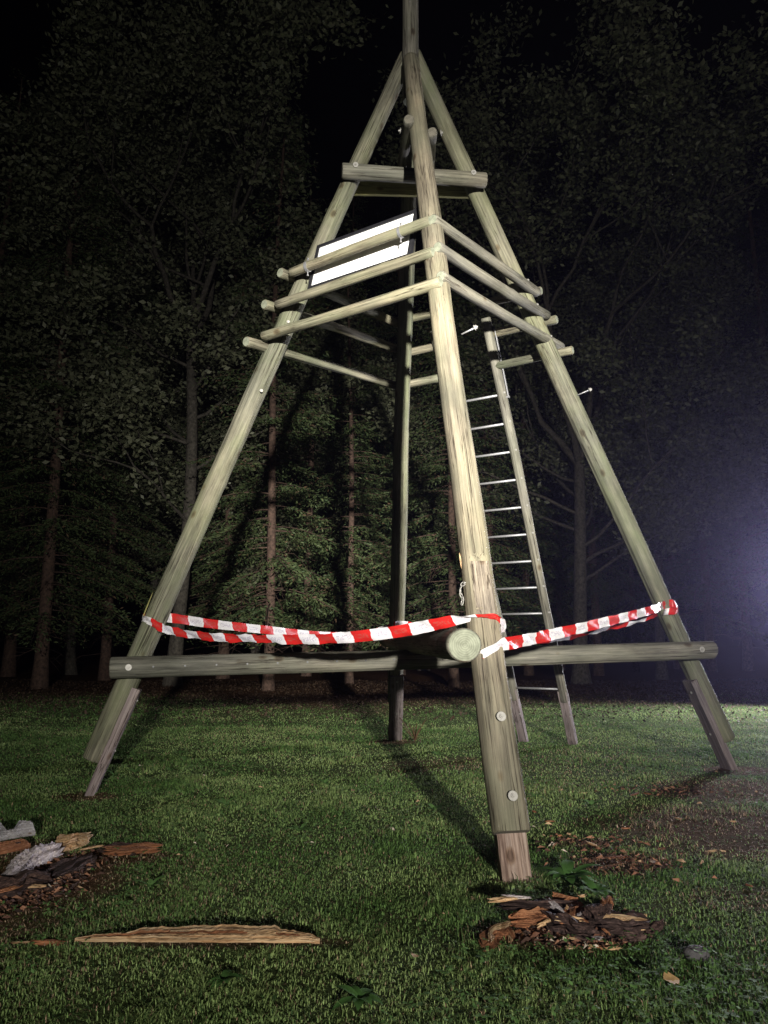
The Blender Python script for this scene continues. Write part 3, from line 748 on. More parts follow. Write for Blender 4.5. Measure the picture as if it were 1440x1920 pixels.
rp('rotten_chunk', (0.865, 3.36, 0.0), 70, 0.17, 0.12, 0.085, 'rot', 48, 'rounded dark crumbling lump with a torn pinkish side in the rotten pile', 'wood', jag=0.2, rough=0.22)
rp('rotten_chunk', (0.955, 3.285, 0.0), -4, 0.23, 0.085, 0.06, 'rot', 49, 'long low dark rotten piece at the end of the pile towards the small stone', 'wood', jag=0.2, rough=0.18)
rp('wood_splinter', (0.945, 3.285, 0.066), -14, 0.20, 0.026, 0.014, 'fresh', 50, 'bright pale pointed splinter lying on the long low rotten piece', 'wood splinter', jag=0.2, taper=(1, 0.15))
rp('rotten_chunk', (0.905, 3.355, 0.09), 80, 0.10, 0.045, 0.035, 'orange', 51, 'small tan torn piece beside the bright pointed splinter', 'wood', jag=0.4)
rp('bark_slab', (1.06, 3.28, 0.005), -62, 0.14, 0.055, 0.02, 'rot', 52, 'thin curled grey bark piece at the tip of the rotten pile', 'bark', jag=0.3, curl=0.03, pitch=20)
rp('wood_splinter', (1.04, 3.33, 0.03), 50, 0.10, 0.012, 0.008, 'fresh', 53, 'thin pale stick pointing up at the tip of the rotten pile', 'wood splinter', jag=0.2, pitch=38)
rp('rotten_chunk', (0.615, 3.36, 0.0), 8, 0.22, 0.085, 0.06, 'orange', 54, 'reddish rotten piece tucked under the topmost slab of the pile', 'wood', jag=0.25, rough=0.2)
rp('wood_splinter', (0.71, 3.40, 0.065), -70, 0.14, 0.03, 0.016, 'white_rot', 55, 'grey splintered strip lying down across the middle of the pile', 'wood splinter', jag=0.3, pitch=-10)
for q, (x, y, yw, mt) in enumerate(((0.80, 3.185, 10, 'fresh'), (0.86, 3.20, 24, 'fresh'), (0.835, 3.165, -14, 'orange'), (0.60, 3.30, 30, 'orange'), (0.70, 3.235, -30, 'orange'), (0.555, 3.295, 75, 'fresh'), (0.83, 3.44, 28, 'fresh'), (0.96, 3.40, 12, 'orange'), (0.90, 3.45, -30, 'orange'), (0.71, 3.165, 12, 'fresh'), (0.87, 3.155, 5, 'fresh'))):
    z = 0.10 if q == 6 else 0.0
    rp('wood_chip', (x, y, z), yw, 0.045 + 0.02*(q % 3), 0.018, 0.012, mt, 60+q, 'small torn chip lying among the rotten pile beside the front leg', 'wood chip', 'chips in the rotten pile', jag=0.3, nlen=6, ns=9)

PR = np.random.default_rng(77)
for q in range(26):
    x, y = 0.75 + 0.11*PR.normal(), 3.31 + 0.06*PR.normal(); x = min(max(x, 0.50), 0.98); z = max(0.0, 0.085 - 0.5*abs(x-0.76)*0.3 - 0.5*abs(y-3.34)) * PR.random()
    rp('wood_chip', (x, y, z + 0.01), 180*PR.random(), 0.05 + 0.09*PR.random(), 0.012 + 0.014*PR.random(), 0.008 + 0.008*PR.random(), ('orange', 'fresh', 'orange', 'white_rot', 'orange', 'fresh')[q % 6], 320+q, 'small torn chip lying among the rotten pile beside the front leg', 'wood chip', 'chips in the rotten pile', jag=0.35, nlen=7, ns=9, pitch=float(PR.normal()*16), roll=float(PR.normal()*30))

# the rotten heap and boards on the side towards the left leg
rp('rotten_log', (-1.755, 4.10, 0.02), 92, 0.60, 0.085, 0.085, 'white_rot', 71, 'pale whitish decayed length of wood lying on bare soil', 'wood', jag=0.12, rough=0.10, nlen=44, ns=24, bend=0.04, lump=0.13)
rp('rotten_chunk', (-1.735, 4.52, 0.02), 74, 0.28, 0.09, 0.07, 'fresh', 72, 'tan torn piece continuing from the pale decayed length', 'wood', jag=0.35, rough=0.2)
rp('rotten_chunk', (-1.60, 4.16, 0.0), 84, 0.46, 0.17, 0.045, 'rot', 73, 'flat dark crumbling piece beside the pale decayed length', 'wood', jag=0.25, rough=0.2)
rp('rotten_chunk', (-1.70, 3.80, 0.0), 40, 0.30, 0.14, 0.07, 'rot', 74, 'dark torn stump of wood with reddish splinters', 'wood', jag=0.3, rough=0.25)
rp('wood_splinter', (-1.70, 3.70, 0.045), 62, 0.18, 0.02, 0.014, 'orange', 75, 'reddish splinter on the dark torn stump', 'wood splinter', jag=0.3)
rp('wood_splinter', (-1.62, 3.79, 0.035), 12, 0.12, 0.02, 0.012, 'fresh', 76, 'pale curled sliver beside the dark torn stump', 'wood splinter', jag=0.3)
rp('wood_splinter', (-1.615, 4.50, 0.03), 44, 0.14, 0.014, 0.010, 'fresh', 77, 'thin straight pale stick between the tan piece and the orange slab', 'wood splinter', jag=0.1)
rp('rotten_chunk', (-1.40, 4.52, 0.0), 12, 0.34, 0.12, 0.035, 'orange', 78, 'flat orange torn slab lying at the edge of the bare soil', 'wood', jag=0.25, rough=0.18)
rp('rotten_chunk', (-1.50, 4.57, 0.0), 18, 0.26, 0.10, 0.03, 'rot', 79, 'flat dark piece lying behind the orange torn slab', 'wood', jag=0.3, rough=0.2)
torn_board('grey_board', (-2.20, 4.62, 0.03), 40, 0.42, 0.16, 0.02, 'grey_board', 81, 'light grey torn board with a notched end beside the brown board', [(0, .8), (.5, .9), (.62, .95), (.64, .4), (.75, .5), (.86, .95), (1, .8)], tilt=24, side='grey_board')
torn_board('brown_board', (-2.10, 4.36, 0.02), 52, 0.44, 0.15, 0.022, 'orange', 82, 'reddish brown board with a pale edge beside the grey torn board', [(0, .9), (.6, .95), (1, .8)], tilt=6, side='rot')

# small bits on the worn ground
GC = 'chips scattered on the worn ground'
for q in range(34):
    if q < 6: x, y = ((1.91, 6.14), (2.39, 6.45), (1.194, 4.674), (1.26, 4.40), (1.42, 4.30), (2.25, 6.40))[q]
    else: x, y = 1.0 + 2.0*RNG.random(), 3.9 + 2.6*RNG.random()
    s = 1.6 if q < 6 else 0.8
    rp('wood_chip', (x, y, 0.006), 360*RNG.random(), 0.075*s*(0.5+RNG.random()), 0.018*s, 0.010, ('orange', 'fresh', 'fresh')[q % 3], 200+q, 'small torn wood chip lying on the worn brown ground right of the front leg'.replace(' right of', ' beyond'), 'wood chip', GC, jag=0.3, nlen=6, ns=9)

M['crumb'] = tint_mat('crumbled_wood', 0.8, 0.2)
def crumbs(name, areas, cols, label, seed):
    r = np.random.default_rng(seed); V = []; F = []; C = []; o = 0; cols = np.array(cols)
    for cx, cy, sx, sy, n, z in areas:
        for _ in range(n):
            c = np.array([cx + sx*r.normal(), cy + sy*r.normal(), z*r.random()+0.003]); s = 0.003 + 0.012*r.random()**2.5
            az = r.random()*6.283; d = np.array([math.cos(az), math.sin(az), 0.25*r.normal()]); e = np.array([-d[1], d[0], 0.3*r.normal()])
            q = np.array([d*s*(1.5+1.5*r.random()), e*s*0.7, -d*s*1.5, np.array([0, 0, s])]); V.append(c + q); C += [cols[int(r.random()*len(cols))]*(0.6+0.7*r.random())]*4
            F += [(o, o+1, o+3), (o+1, o+2, o+3), (o+2, o, o+3), (o, o+2, o+1)]; o += 4
    ob = link(name, mesh_np(name, np.concatenate(V), None, F, False, np.array(C), (M['crumb'],)))
    return tag(ob, label, 'wood debris', kind='stuff')
crumbs('rotten_crumbs', [(0.74, 3.28, 0.10, 0.06, 700, .02), (0.90, 3.40, 0.07, 0.06, 220, .015), (1.25, 4.30, 0.16, 0.12, 420, .012), (1.2, 4.70, 0.15, 0.09, 220, .012), (-1.62, 4.08, 0.09, 0.20, 1000, .02), (-1.70, 3.72, 0.11, 0.12, 600, .02), (2.3, 6.35, 0.30, 0.14, 260, .012)],
       [(0.055, 0.03, 0.022), (0.10, 0.05, 0.035), (0.17, 0.08, 0.05), (0.30, 0.15, 0.09), (0.04, 0.025, 0.02)], 'reddish brown crumbs of rotten wood strewn over the soil', 5)
crumbs('pale_crumbs', [(0.74, 3.26, 0.18, 0.09, 45, .02), (1.3, 4.45, 0.35, 0.30, 22, .01), (-1.62, 4.05, 0.12, 0.25, 60, .02), (0.5, 5.5, 1.6, 1.3, 40, .02), (-1, 5.5, 1.2, 1.2, 30, .02)], [(0.5, 0.42, 0.34), (0.45, 0.3, 0.18)], 'pale flecks of wood and painted dew glints scattered over the lawn', 6)  # wood bits by the debris; open-lawn specks are dew glints painted as pale colour

def litter(n, seed):
    r = np.random.default_rng(seed); y = 11.5 + 12.5*r.random(n)**0.8; x = (r.random(n)*2-1)*(0.55*y+1.5)
    k = r.random(n) < np.clip((y-10.5)/6, 0.04, 1); x, y = x[k], y[k]; n = len(x)
    a = r.random(n)*6.283; s = (0.012+0.020*r.random(n))[:, None]
    D = np.stack([np.cos(a), np.sin(a), 0.5*r.normal(size=n)], -1)*s; W = np.stack([-np.sin(a), np.cos(a), 0.5*r.normal(size=n)], -1)*s*0.6
    c = np.stack([x, y, gz(x, y)+0.02+0.02*r.random(n)], -1)
    V = np.stack([c-D, c+W, c+D, c-W], 1).reshape(-1, 3); F = np.arange(n)[:, None]*4 + np.array([[0, 1, 2, 3]])
    cols = np.array([(0.06, 0.036, 0.023), (0.085, 0.052, 0.033), (0.04, 0.026, 0.019), (0.10, 0.068, 0.045)])[r.integers(0, 4, n)]
    return mesh_np('leaf_litter', V, F, None, False, np.repeat(cols, 4, 0), (M['crumb'],))
tag(link('leaf_litter', litter(40000, 8)), 'brown leaf litter along the forest edge', 'leaf litter', kind='stuff')

# stone and fallen leaves
def stone_mesh():
    import bmesh
    bm = bmesh.new(); bmesh.ops.create_icosphere(bm, subdivisions=3, radius=1)
    for v in bm.verts:
        k = 1 + 0.18*float(nz(v.co.x, v.co.y, v.co.z, 3, 2.2)); v.co = Vector((v.co.x*0.052*k, v.co.y*0.035*k, v.co.z*0.028*k))
    me = bpy.data.meshes.new('stone'); bm.to_mesh(me); bm.free(); me.materials.append(simple_mat('stone_grey', (0.07, 0.065, 0.068), 0.8, 0, 0.4, 40, 0.5)); return me
tag(link('stone', stone_mesh(), None, (1.153, 3.077, 0.016)), 'small grey stone half sunk in the grass past the rotten pile', 'stone')
def leaf_mesh(ln, wd, mat, curl=0.25, seed=0):
    r = np.random.default_rng(seed); n = 9; V = []; f = np.linspace(0, 1, n)
    wv = np.sin(f*np.pi)**0.8 * (1 + 0.25*np.cos(f*19)) * wd/2
    for i in range(n):
        for g in (-1, 0, 1): V.append((f[i]*ln-ln/2, g*wv[i], 0.004 + curl*abs(g)*wv[i] + curl*ln*0.3*(f[i]-0.5)**2))
    F = [(i*3+k, (i+1)*3+k, (i+1)*3+k+1, i*3+k+1) for i in range(n-1) for k in (0, 1)]
    return mesh_np('fallen_leaf', V, F, None, True, None, (mat,))
M['leaf_tan'] = simple_mat('tan_leaf', (0.42, 0.27, 0.12), 0.6, 0, 0.3, 60)
M['leaf_brown'] = simple_mat('brown_leaf', (0.20, 0.12, 0.06), 0.6, 0, 0.3, 60)
o = link('fallen_leaf', leaf_mesh(0.062, 0.056, M['leaf_tan'], 0.15, 1), None, (0.95, 2.769, 0.048)); o.rotation_euler = (0.28, 0.1, 0.3)
tag(o, 'round tan fallen leaf lying alone in the grass before the small stone', 'leaf')
o = link('fallen_leaf', leaf_mesh(0.04, 0.028, M['leaf_tan'], 0.3, 2), None, (0.11, 2.979, 0.040)); o.rotation_euler = (0.2, 0.1, 1.3)
tag(o, 'small yellow fallen leaf in the grass between split board and rotten pile', 'leaf')

# ------------------------------------------------------------------ lawn
def blades(n_by_zone, seed):
    r = np.random.default_rng(seed); PX = []; PY = []
    for y0, y1, dens in n_by_zone:
        hw = 0.52*y1 + 1.3; n = int((y1-y0)*2*hw*dens)
        x = (r.random(n)*2-1)*hw; y = y0 + r.random(n)*(y1-y0)
        k = np.abs(x) < 0.52*y + 1.3; PX.append(x[k]); PY.append(y[k])
    x = np.concatenate(PX); y = np.concatenate(PY)
    m = soil_mask(x, y); cl = 0.5 + 0.5*nz(x, y, 0, 51, 5.0); cl2 = 0.5+0.5*nz(x, y, 0, 52, 14.0)
    keep = r.random(len(x)) > np.clip(m*np.where(y < 9, 0.84, 1.02) + (1-m)*(0.40*(cl2 < 0.28) + 0.15*(cl < 0.3)), 0, 0.985)
    x, y, m, cl, cl2 = x[keep], y[keep], m[keep], cl[keep], cl2[keep]; n = len(x)
    h = (0.009 + 0.019*r.random(n) + 0.036*np.clip(cl*cl2*1.8-0.40, 0, 1)) * (1 - 0.1*m); tall = r.random(n) < 0.012; h = np.where(tall, h*1.8, h)
    wd = (0.0008 + 0.00036*y) * (0.7+0.6*r.random(n))
    az = r.random(n)*6.283; lean = 0.35 + 1.15*r.random(n) + 0.35*m
    dx, dy = np.cos(az), np.sin(az); wx, wy = -dy, dx
    z0 = gz(x, y) - 0.003
    b = np.stack([x, y, z0], -1); W = np.stack([wx, wy, 0*wx], -1)*wd[:, None]; D = np.stack([dx, dy, 0*dx], -1)
    mid = b + D*(h*lean*0.30)[:, None] + np.array([0, 0, 1.0])*(h*np.clip(0.72-0.18*lean, 0.3, 1))[:, None]
    tip = b + D*(h*lean*1.05)[:, None] + np.array([0, 0, 1.0])*(h*np.clip(1.05-0.45*lean, 0.3, 1))[:, None]
    V = np.stack([b-W, b+W, mid-W*0.8, mid+W*0.8, tip], 1).reshape(-1, 3)
    o = np.arange(n)[:, None]*5
    F4 = o + np.array([[0, 1, 3, 2]]); F3 = o + np.array([[2, 3, 4]])
    g1 = np.array([0.125, 0.230, 0.062]); g2 = np.array([0.300, 0.405, 0.145]); g3 = np.array([0.40, 0.285, 0.18]); g4 = np.array([0.045, 0.090, 0.028])
    t = np.clip(0.45 + 0.6*nz(x, y, 0, 61, 2.0) + 0.55*nz(x, y, 0, 63, 6.0) + 0.3*nz(x, y, 0, 64, 19.0) + 0.35*(r.random(n)-0.5), 0, 1)[:, None]
    c = g1*(1-t) + g2*t
    c = np.where((r.random(n) < 0.22)[:, None], g4, c)
    dry = r.random(n) < (0.06 + 0.85*m*(m > 0.3) + 0.24*np.clip(nz(x, y, 0, 62, 1.4), 0, 1)); c = np.where(dry[:, None], g3*(0.25+1.0*r.random(n)**1.5)[:, None], c)
    c = c*(0.75+0.5*r.random(n))[:, None]
    c = np.repeat(c[:, None], 5, 1).reshape(-1, 3)
    return mesh_np('grass', V, F4, F3, False, c, (M['grass'],))
gr = link('grass', blades([(1.7, 3.2, 13000), (3.2, 4.6, 10000), (4.6, 7, 6000), (7, 11, 2500), (11, 15, 800), (15, 21, 420)], 5))
tag(gr, 'short dewy green lawn grass', 'grass', kind='stuff')

# clover and small broad leaves growing in the lawn
def clover(n, seed):
    r = np.random.default_rng(seed); V = []; F = []; C = []; o = 0
    y = 1.8 + 8*r.random(n)**1.3; x = (r.random(n)*2-1)*(0.5*y+0.9)
    k = (nz(x, y, 0, 71, 2.4) > 0.05) & (r.random(n) > soil_mask(x, y)); x, y = x[k], y[k]
    for a, b in zip(x, y):
        h = 0.016+0.028*r.random(); s = 0.006+0.008*r.random(); t0 = r.random()*6.283; g = 0.8+0.5*r.random()
        for q in range(3):
            t = t0 + q*2.094; d = np.array([math.cos(t), math.sin(t), 0.25*r.normal()]); e = np.array([-d[1], d[0], 0])
            c = np.array([a, b, h]); V += [c, c+d*s*0.9+e*s*0.6, c+d*s*1.6, c+d*s*0.9-e*s*0.6]; F.append((o, o+1, o+2, o+3)); o += 4
            C += [np.array([0.13, 0.25, 0.075])*g]*4
    return mesh_np('clover', np.array(V), F, None, False, np.array(C), (M['grass'],))
tag(link('clover', clover(16000, 3)), 'clover leaves growing through the lawn', 'clover', kind='stuff')

def weed(pos, nl, ln, wd, label, seed, colr=(0.085, 0.19, 0.05), upr=0.45):
    r = np.random.default_rng(seed); t = thing('weed_plant', pos, label, 'plant')
    for q in range(nl):
        a = q*2.4 + 0.5*r.random(); L_ = ln*(0.6+0.5*r.random()); n = 8; V = []
        f = np.linspace(0, 1, n); wv = wd/2*np.sin(np.clip(f*1.05+0.04, 0, 1)*np.pi)**0.7*(0.8+0.4*r.random()); up = upr*(0.5+r.random())
        for i in range(n):
            R_ = L_*f[i]; z = L_*(up*f[i] - 0.45*f[i]**2) + 0.012
            for g in (-1, 0, 1):
                V.append((R_*math.cos(a) - g*wv[i]*math.sin(a), R_*math.sin(a) + g*wv[i]*math.cos(a), z + 0.25*abs(g)*wv[i]))
        F = [(i*3+k, (i+1)*3+k, (i+1)*3+k+1, i*3+k+1) for i in range(n-1) for k in (0, 1)]
        c = np.tile(np.array(colr)*(0.75+0.5*r.random()), (len(V), 1))
        link('leaf', mesh_np('leaf', V, F, None, True, c, (M['grass'],)), t)
    return t
weed((0.90, 4.02, 0), 14, 0.19, 0.055, 'broad-leaved green weed growing beside the splintered foot of the front leg', 1)
weed((0.98, 3.80, 0), 9, 0.13, 0.05, 'low broad-leaved weed between the rotten pile and the front leg', 2)
weed((0.36, 9.3, 0), 16, 0.26, 0.014, 'brown withered tuft by the foot of the back leg', 3, (0.15, 0.085, 0.05), 1.2)
weed((-0.08, 2.72, 0), 8, 0.10, 0.035, 'small dandelion rosette in the grass before the yellow leaf', 4)
GW = 'small weeds growing in the lawn'
WR = np.random.default_rng(91)
for q in range(26):
    y_ = 3.0 + 6.5*WR.random(); x_ = (WR.random()*2-1)*(0.42*y_)
    if soil_mask(np.array([x_]), np.array([y_]))[0] > 0.2: continue
    weed((x_, y_, 0), 7, 0.07+0.05*WR.random(), 0.022+0.012*WR.random(), 'small leafy weed growing in the mown lawn', 400+q, (0.12, 0.23, 0.07), 0.6)['group'] = GW
weed((-0.55, 2.86, 0), 8, 0.09, 0.035, 'small rosette of leaves in the grass before the split board', 5)

# ------------------------------------------------------------------ forest
def spruce_parts(seed, H, bare, L0, tr, dense=1.0):
    r = np.random.default_rng(seed); tubes = []
    z = np.linspace(0, H, 26); sway = 0.10*np.stack([np.sin(z*0.35+seed), np.cos(z*0.28+seed*2)], -1)*(z/H)[:, None]
    TP = np.concatenate([sway, z[:, None]], 1)
    rad = tr*(1-z/H)**0.8 + 0.012; rad[0] *= 1.35; rad[1] *= 1.05
    trunk = tube_np(TP, rad, 14)
    br = []; S = []; Dv = []; Nn = []; Ls = []
    for _ in range(26):                                        # dead twigs on the lower trunk
        zz = 0.8 + r.random()*bare*1.25; az = r.random()*6.283; L_ = 0.4+1.3*r.random(); d = np.array([math.cos(az), math.sin(az), -0.12+0.1*r.normal()])
        p0 = np.array([np.interp(zz, z, TP[:, 0]), np.interp(zz, z, TP[:, 1]), zz]); q = np.linspace(0, 1, 6)[:, None]
        P = p0 + d*L_*q + np.array([0, 0, -0.15])*L_*q**2 + 0.05*r.normal(size=(6, 3))*q; br.append(tube_np(P, 0.013*(1-0.8*q[:, 0]), 3))
        for _ in range(3):
            s = int(2+3*r.random()); e = d + 0.9*r.normal(size=3); e /= np.linalg.norm(e); br.append(tube_np(np.array([P[s], P[s]+e*0.25, P[s]+e*0.45+[0, 0, -.04]]), [0.006, 0.004, 0.002], 3))
    zz = bare
    while zz < H-0.3:
        fr = (zz-bare)/(H-bare)
        for _ in range(int(3+2*r.random())):
            az = r.random()*6.283; L_ = (L0*(1-fr)**0.75*(0.65+0.5*r.random()) + 0.25); d = np.array([math.cos(az), math.sin(az), 0]); sd = np.array([-d[1], d[0], 0])
            p0 = np.array([np.interp(zz, z, TP[:, 0]), np.interp(zz, z, TP[:, 1]), zz+0.2*r.normal()])
            f = np.linspace(0, 1, 8); rise = 0.25*fr + 0.02; drp = 0.38*(1-fr)+0.12
            P = p0 + d*(L_*f)[:, None] + np.array([0, 0, 1.0])*(L_*(rise*f - drp*f**2 + 0.10*f**4))[:, None] + sd*(0.10*L_*r.normal()*f**2)[:, None]
            br.append(tube_np(P, 0.022*(1-0.85*f)*(0.5+L_/L0*0.6), 3))
            nst = max(5, int(L_/0.105*dense))
            for q in range(nst):
                s = 0.14 + 0.86*(q+r.random())/nst; bp = np.array([np.interp(s, f, P[:, k]) for k in range(3)])
                for sgn in (-1, 1):
                    tl = (0.30*L_*(1-s)**0.7+0.16)*(0.6+0.7*r.random()); e = d*0.75 + sd*sgn*(0.75+0.4*r.random()) + np.array([0, 0, -0.25-0.35*r.random()]); e /= np.linalg.norm(e)
                    m = max(2, int(tl/0.075)); g = (np.arange(m)+r.random(m))/m
                    pts = bp + e*(tl*g)[:, None] + np.array([0, 0, -0.20])*(tl*g**2)[:, None]
                    S.append(pts); dd = e + 0.45*r.normal(size=(m, 3)); Dv.append(dd); Nn.append(r.normal(size=(m, 3))); Ls.append(np.full(m, 0.085+0.05*r.random()))
        zz += (0.26 + 0.12*r.random())
    S = np.concatenate(S); Dv = np.concatenate(Dv); Nn = np.concatenate(Nn); Ls = np.concatenate(Ls)
    Dv /= np.linalg.norm(Dv, axis=1)[:, None]; W = np.cross(Dv, Nn); W /= np.linalg.norm(W, axis=1)[:, None]+1e-9
    ln = Ls[:, None]; V = np.stack([S, S+Dv*ln*0.5+W*ln*0.16, S+Dv*ln, S+Dv*ln*0.5-W*ln*0.16], 1).reshape(-1, 3)
    F = np.arange(len(S))[:, None]*4 + np.array([[0, 1, 2, 3]])
    t = r.random(len(S))[:, None]; c = np.array([0.040, 0.070, 0.028])*(1-t) + np.array([0.10, 0.125, 0.050])*t
    c = np.where(r.random((len(S), 1)) < 0.06, np.array([[0.13, 0.085, 0.05]]), c)
    bv, bf = join_tubes([trunk] + br)
    return (mesh_np('trunk', bv, bf, None, True, None, (M['bark_spruce'],)),
            mesh_np('crown', V, F, None, False, np.repeat(c, 4, 0), (M['needles'],)))

def oak_parts(seed, H, fork, tr, spread, nclus=95, first=0.55):
    r = np.random.default_rng(seed); tubes = []; tips = []
    def grow(p, d, L_, rad, depth):
        n = 6; P = [p]; dd = d.copy()
        for q in range(n-1):
            dd = dd + 0.13*r.normal(size=3) + np.array([0, 0, 0.05]); dd /= np.linalg.norm(dd); P.append(P[-1] + dd*L_/(n-1))
        P = np.array(P); r1 = rad*0.62; tubes.append(tube_np(P, np.linspace(rad, r1, n), 8 if depth < 2 else (5 if depth < 4 else 3)))
        if depth >= 2: tips.extend([P[-1], P[n//2]])
        if depth == 5: return
        for _ in range(3 if depth in (1, 2) else 2):
            e = dd + spread*r.normal(size=3); e[2] = e[2]*0.7 + 0.22; e /= np.linalg.norm(e)
            grow(P[-1] if r.random() < 0.7 else P[3], e, L_*(0.62+0.2*r.random()), r1*(0.75+0.2*r.random()), depth+1)
    n = 14; z = np.linspace(0, fork, n); P = np.stack([0.12*np.sin(z*0.5+seed), 0.12*np.cos(z*0.4+seed), z], -1)
    rr = np.linspace(tr, tr*0.72, n); rr[0] *= 1.5; rr[1] *= 1.15; tubes.append(tube_np(P, rr, 14)); trunk = tubes.pop()
    for q in range(4):
        a = q*1.571 + r.random(); e = np.array([math.cos(a)*first, math.sin(a)*first, 1.0]); e /= np.linalg.norm(e); grow(P[-1], e, (H-fork)*0.36, tr*0.5, 1)
    for q in range(8):                                          # lower side limbs
        a = r.random()*6.283; e = np.array([math.cos(a), math.sin(a), 0.45]); e /= np.linalg.norm(e); grow(P[int(n*0.45+0.9*q)], e, (H-fork)*0.24, tr*0.28, 2)
    tips = np.array(tips); S = []
    for p in tips:
        m = int(nclus*(0.5+r.random())); S.append(p + r.normal(size=(m, 3))*np.array([0.26, 0.26, 0.20]))
    S = np.concatenate(S); m = len(S)
    D = r.normal(size=(m, 3)); D[:, 2] *= 0.6; D /= np.linalg.norm(D, axis=1)[:, None]; Nn = r.normal(size=(m, 3)) + np.array([0, 0, 1.0]); W = np.cross(D, Nn); W /= np.linalg.norm(W, axis=1)[:, None]+1e-9
    s = (0.040+0.045*r.random(m))[:, None]
    V = np.stack([S, S+D*s*1.2+W*s*0.6, S+D*s*2.2, S+D*s*1.2-W*s*0.6], 1).reshape(-1, 3); F = np.arange(m)[:, None]*4 + np.array([[0, 1, 2, 3]])
    t = r.random(m)[:, None]; c = np.array([0.095, 0.11, 0.065])*(1-t) + np.array([0.24, 0.25, 0.155])*t
    bv, bf = join_tubes([trunk] + tubes)
    return (mesh_np('trunk', bv, bf, None, True, None, (M['bark_oak'],)),
            mesh_np('crown', V, F, None, False, np.repeat(c, 4, 0), (M['leaves'],)))

PROTO = {'s0': spruce_parts(1, 19, 2.2, 2.7, 0.16), 's1': spruce_parts(2, 16, 2.2, 2.3, 0.115), 's2': spruce_parts(3, 13, 1.4, 2.1, 0.10),
         's3': spruce_parts(4, 21, 3.4, 2.5, 0.16), 'o0': oak_parts(21, 17.5, 8.6, 0.17, 0.6), 'o1': oak_parts(12, 18, 6.0, 0.20, 0.5), 'o2': oak_parts(13, 15, 7.5, 0.15, 0.42, 85, 0.4)}
def tree(kind, X, Y, rot, sc, label, group=None):
    sp_ = kind[0] == 's'
    t = thing('spruce_tree' if sp_ else 'broadleaf_tree', (X, Y, -0.03), label, 'tree', group)
    t.rotation_euler = (0, 0, rot); t.scale = (sc, sc, sc)
    for nm, me in zip(('trunk', 'crown'), PROTO[kind]): link(nm, me, t)
    return t
def px2x(px, Y): return (px-720)/1442.0*(Y*0.986)
TREES = [('s1', 505, 19.0, 1.0, 1.0, 'spruce with a reddish lower trunk and lit boughs between the left and back legs'),
         ('s0', 80, 20.0, 0.3, 1.0, 'tall spruce with a straight brown trunk standing well outside the left leg'),
         ('o0', 335, 21.0, 3.4, 1.12, 'broadleaf tree with dense lit leaf clumps beyond the left leg'),
         ('s2', 655, 22.5, 4.0, 1.0, 'slim spruce with a dark trunk right behind the back leg'.replace('right behind', 'behind')),
         ('s1', 850, 20.5, 2.6, 0.95, 'spruce with dead twigs and low boughs beyond the front leg and chain'),
         ('o1', 1095, 22.0, 0.7, 1.05, 'broadleaf tree with a pale forked trunk beyond the right leg and ladder'),
         ('o2', 1245, 25.0, 1.9, 1.0, 'thin pale-trunked tree standing outside the right leg in blue haze')]
for k, px, Y, rt, sc, lb in TREES: tree(k, px2x(px, Y), Y, rt, sc, lb)
GS = 'dim trees filling the forest behind the tower'
fill = [('s3', 200, 25), ('s0', 420, 26), ('s1', 575, 27), ('s3', 750, 28), ('s0', 920, 25.5), ('s1', 990, 28), ('s3', 1120, 28), ('s0', 1330, 31), ('s3', 1400, 33), ('s1', 1190, 31),
        ('s0', -60, 23), ('s3', 20, 27), ('o1', 130, 29), ('o0', 480, 30), ('s0', 660, 32), ('o1', 790, 33), ('s1', 1050, 33), ('s3', 1480, 29), ('s0', 1560, 32), ('s0', -190, 27), ('o1', 280, 33), ('s0', 880, 36), ('s3', 1270, 35)]
for q, (k, px, Y) in enumerate(fill):
    tree(k, px2x(px, Y), Y, q*1.9, 0.95+0.1*((q*7) % 3), 'dim spruce among the dark trees of the forest behind the tower' if k[0] == 's' else 'dim broadleaf tree among the dark trees of the forest behind the tower', GS)

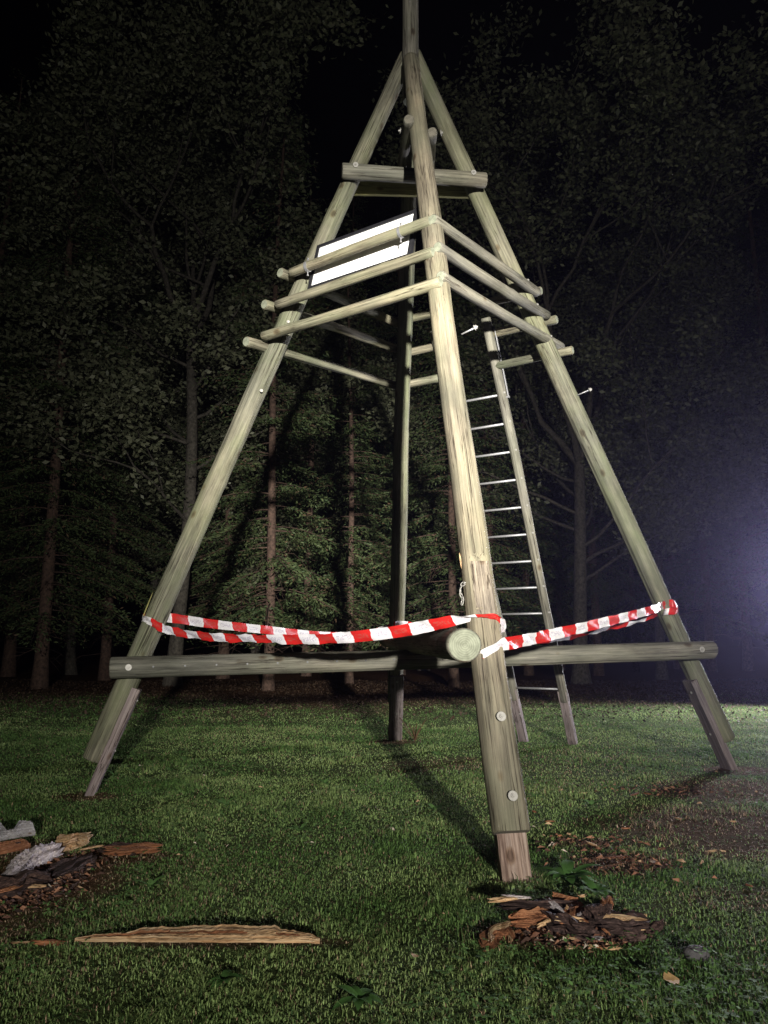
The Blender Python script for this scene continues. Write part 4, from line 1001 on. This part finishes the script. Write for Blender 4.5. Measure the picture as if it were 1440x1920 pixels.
# ------------------------------------------------------------------ second work light, standing just past the right-hand side
WL = Vector((8.35, 14.2, 0.0))
wlt = thing('work_light', WL, 'lit bluish work light on a tripod at the far side of the lawn', 'lamp')
hd = Vector((8.35, 14.2, 2.35)); aim = Vector((-0.70, -0.62, -0.36)).normalized(); qa = aim.to_track_quat('Z', 'Y')
M['glass_lit'] = simple_mat('lit_lamp_glass', (0.8, 0.8, 0.9), 0.3, 0, emit=((0.72, 0.72, 1.0), 30))
M['lamp_black'] = simple_mat('lamp_housing', (0.03, 0.03, 0.03), 0.5, 0, 0.3)
slab('housing', -0.17, 0.17, -0.12, 0.12, -0.12, 0.0, M['lamp_black'], wlt, hd, qa)
slab('lamp_glass', -0.15, 0.15, -0.10, 0.10, 0.001, 0.010, M['glass_lit'], wlt, hd, qa)
place(link('pole', lathe('pole', [(0.02, 0.5), (0.02, 1.4), (0.015, 1.4), (0.015, 2.27)], 12, M['steel'], True)), wlt, WL)
for q in range(3):
    a = q*2.094+0.3; V, F = tube_np([(0, 0, 0.95), (0.55*math.cos(a), 0.55*math.sin(a), 0.0)], 0.013, 8)
    link('leg', mesh_np('leg', V, F, None, True, None, (M['steel'],)), wlt)
ld = bpy.data.lights.new('work_light_beam', 'SPOT'); ld.energy = 4400; ld.color = (0.90, 0.88, 1.0); ld.spot_size = math.radians(125); ld.spot_blend = 0.8; ld.shadow_soft_size = 0.35
lo = bpy.data.objects.new('work_light_beam', ld); COL.objects.link(lo); lo.location = hd + aim*0.06; lo.rotation_euler = aim.to_track_quat('-Z', 'Y').to_euler()

# ------------------------------------------------------------------ damp night air
hz = slab('haze', -45, 45, -14, 48, -1.2, 26, None, None, (0, 0, 0), Quaternion()) if False else None
V = [(x, y, z) for z in (-1.3, 27) for y in (-14, 48) for x in (-45, 45)]
hm = mesh_np('haze', V, [(0, 2, 3, 1), (4, 5, 7, 6), (0, 1, 5, 4), (2, 6, 7, 3), (0, 4, 6, 2), (1, 3, 7, 5)])
mh = bpy.data.materials.new('damp_air'); mh.use_nodes = True; N = mh.node_tree.nodes; N.remove(N['Principled BSDF'])
pv = N.new('ShaderNodeVolumePrincipled'); pv.inputs['Color'].default_value = (0.62, 0.58, 1.0, 1); pv.inputs['Density'].default_value = 0.0011; pv.inputs['Anisotropy'].default_value = 0.80
mh.node_tree.links.new(pv.outputs[0], N['Material Output'].inputs['Volume'])
hm.materials.append(mh)
tag(link('haze', hm), 'thin damp night air', 'haze', kind='stuff')
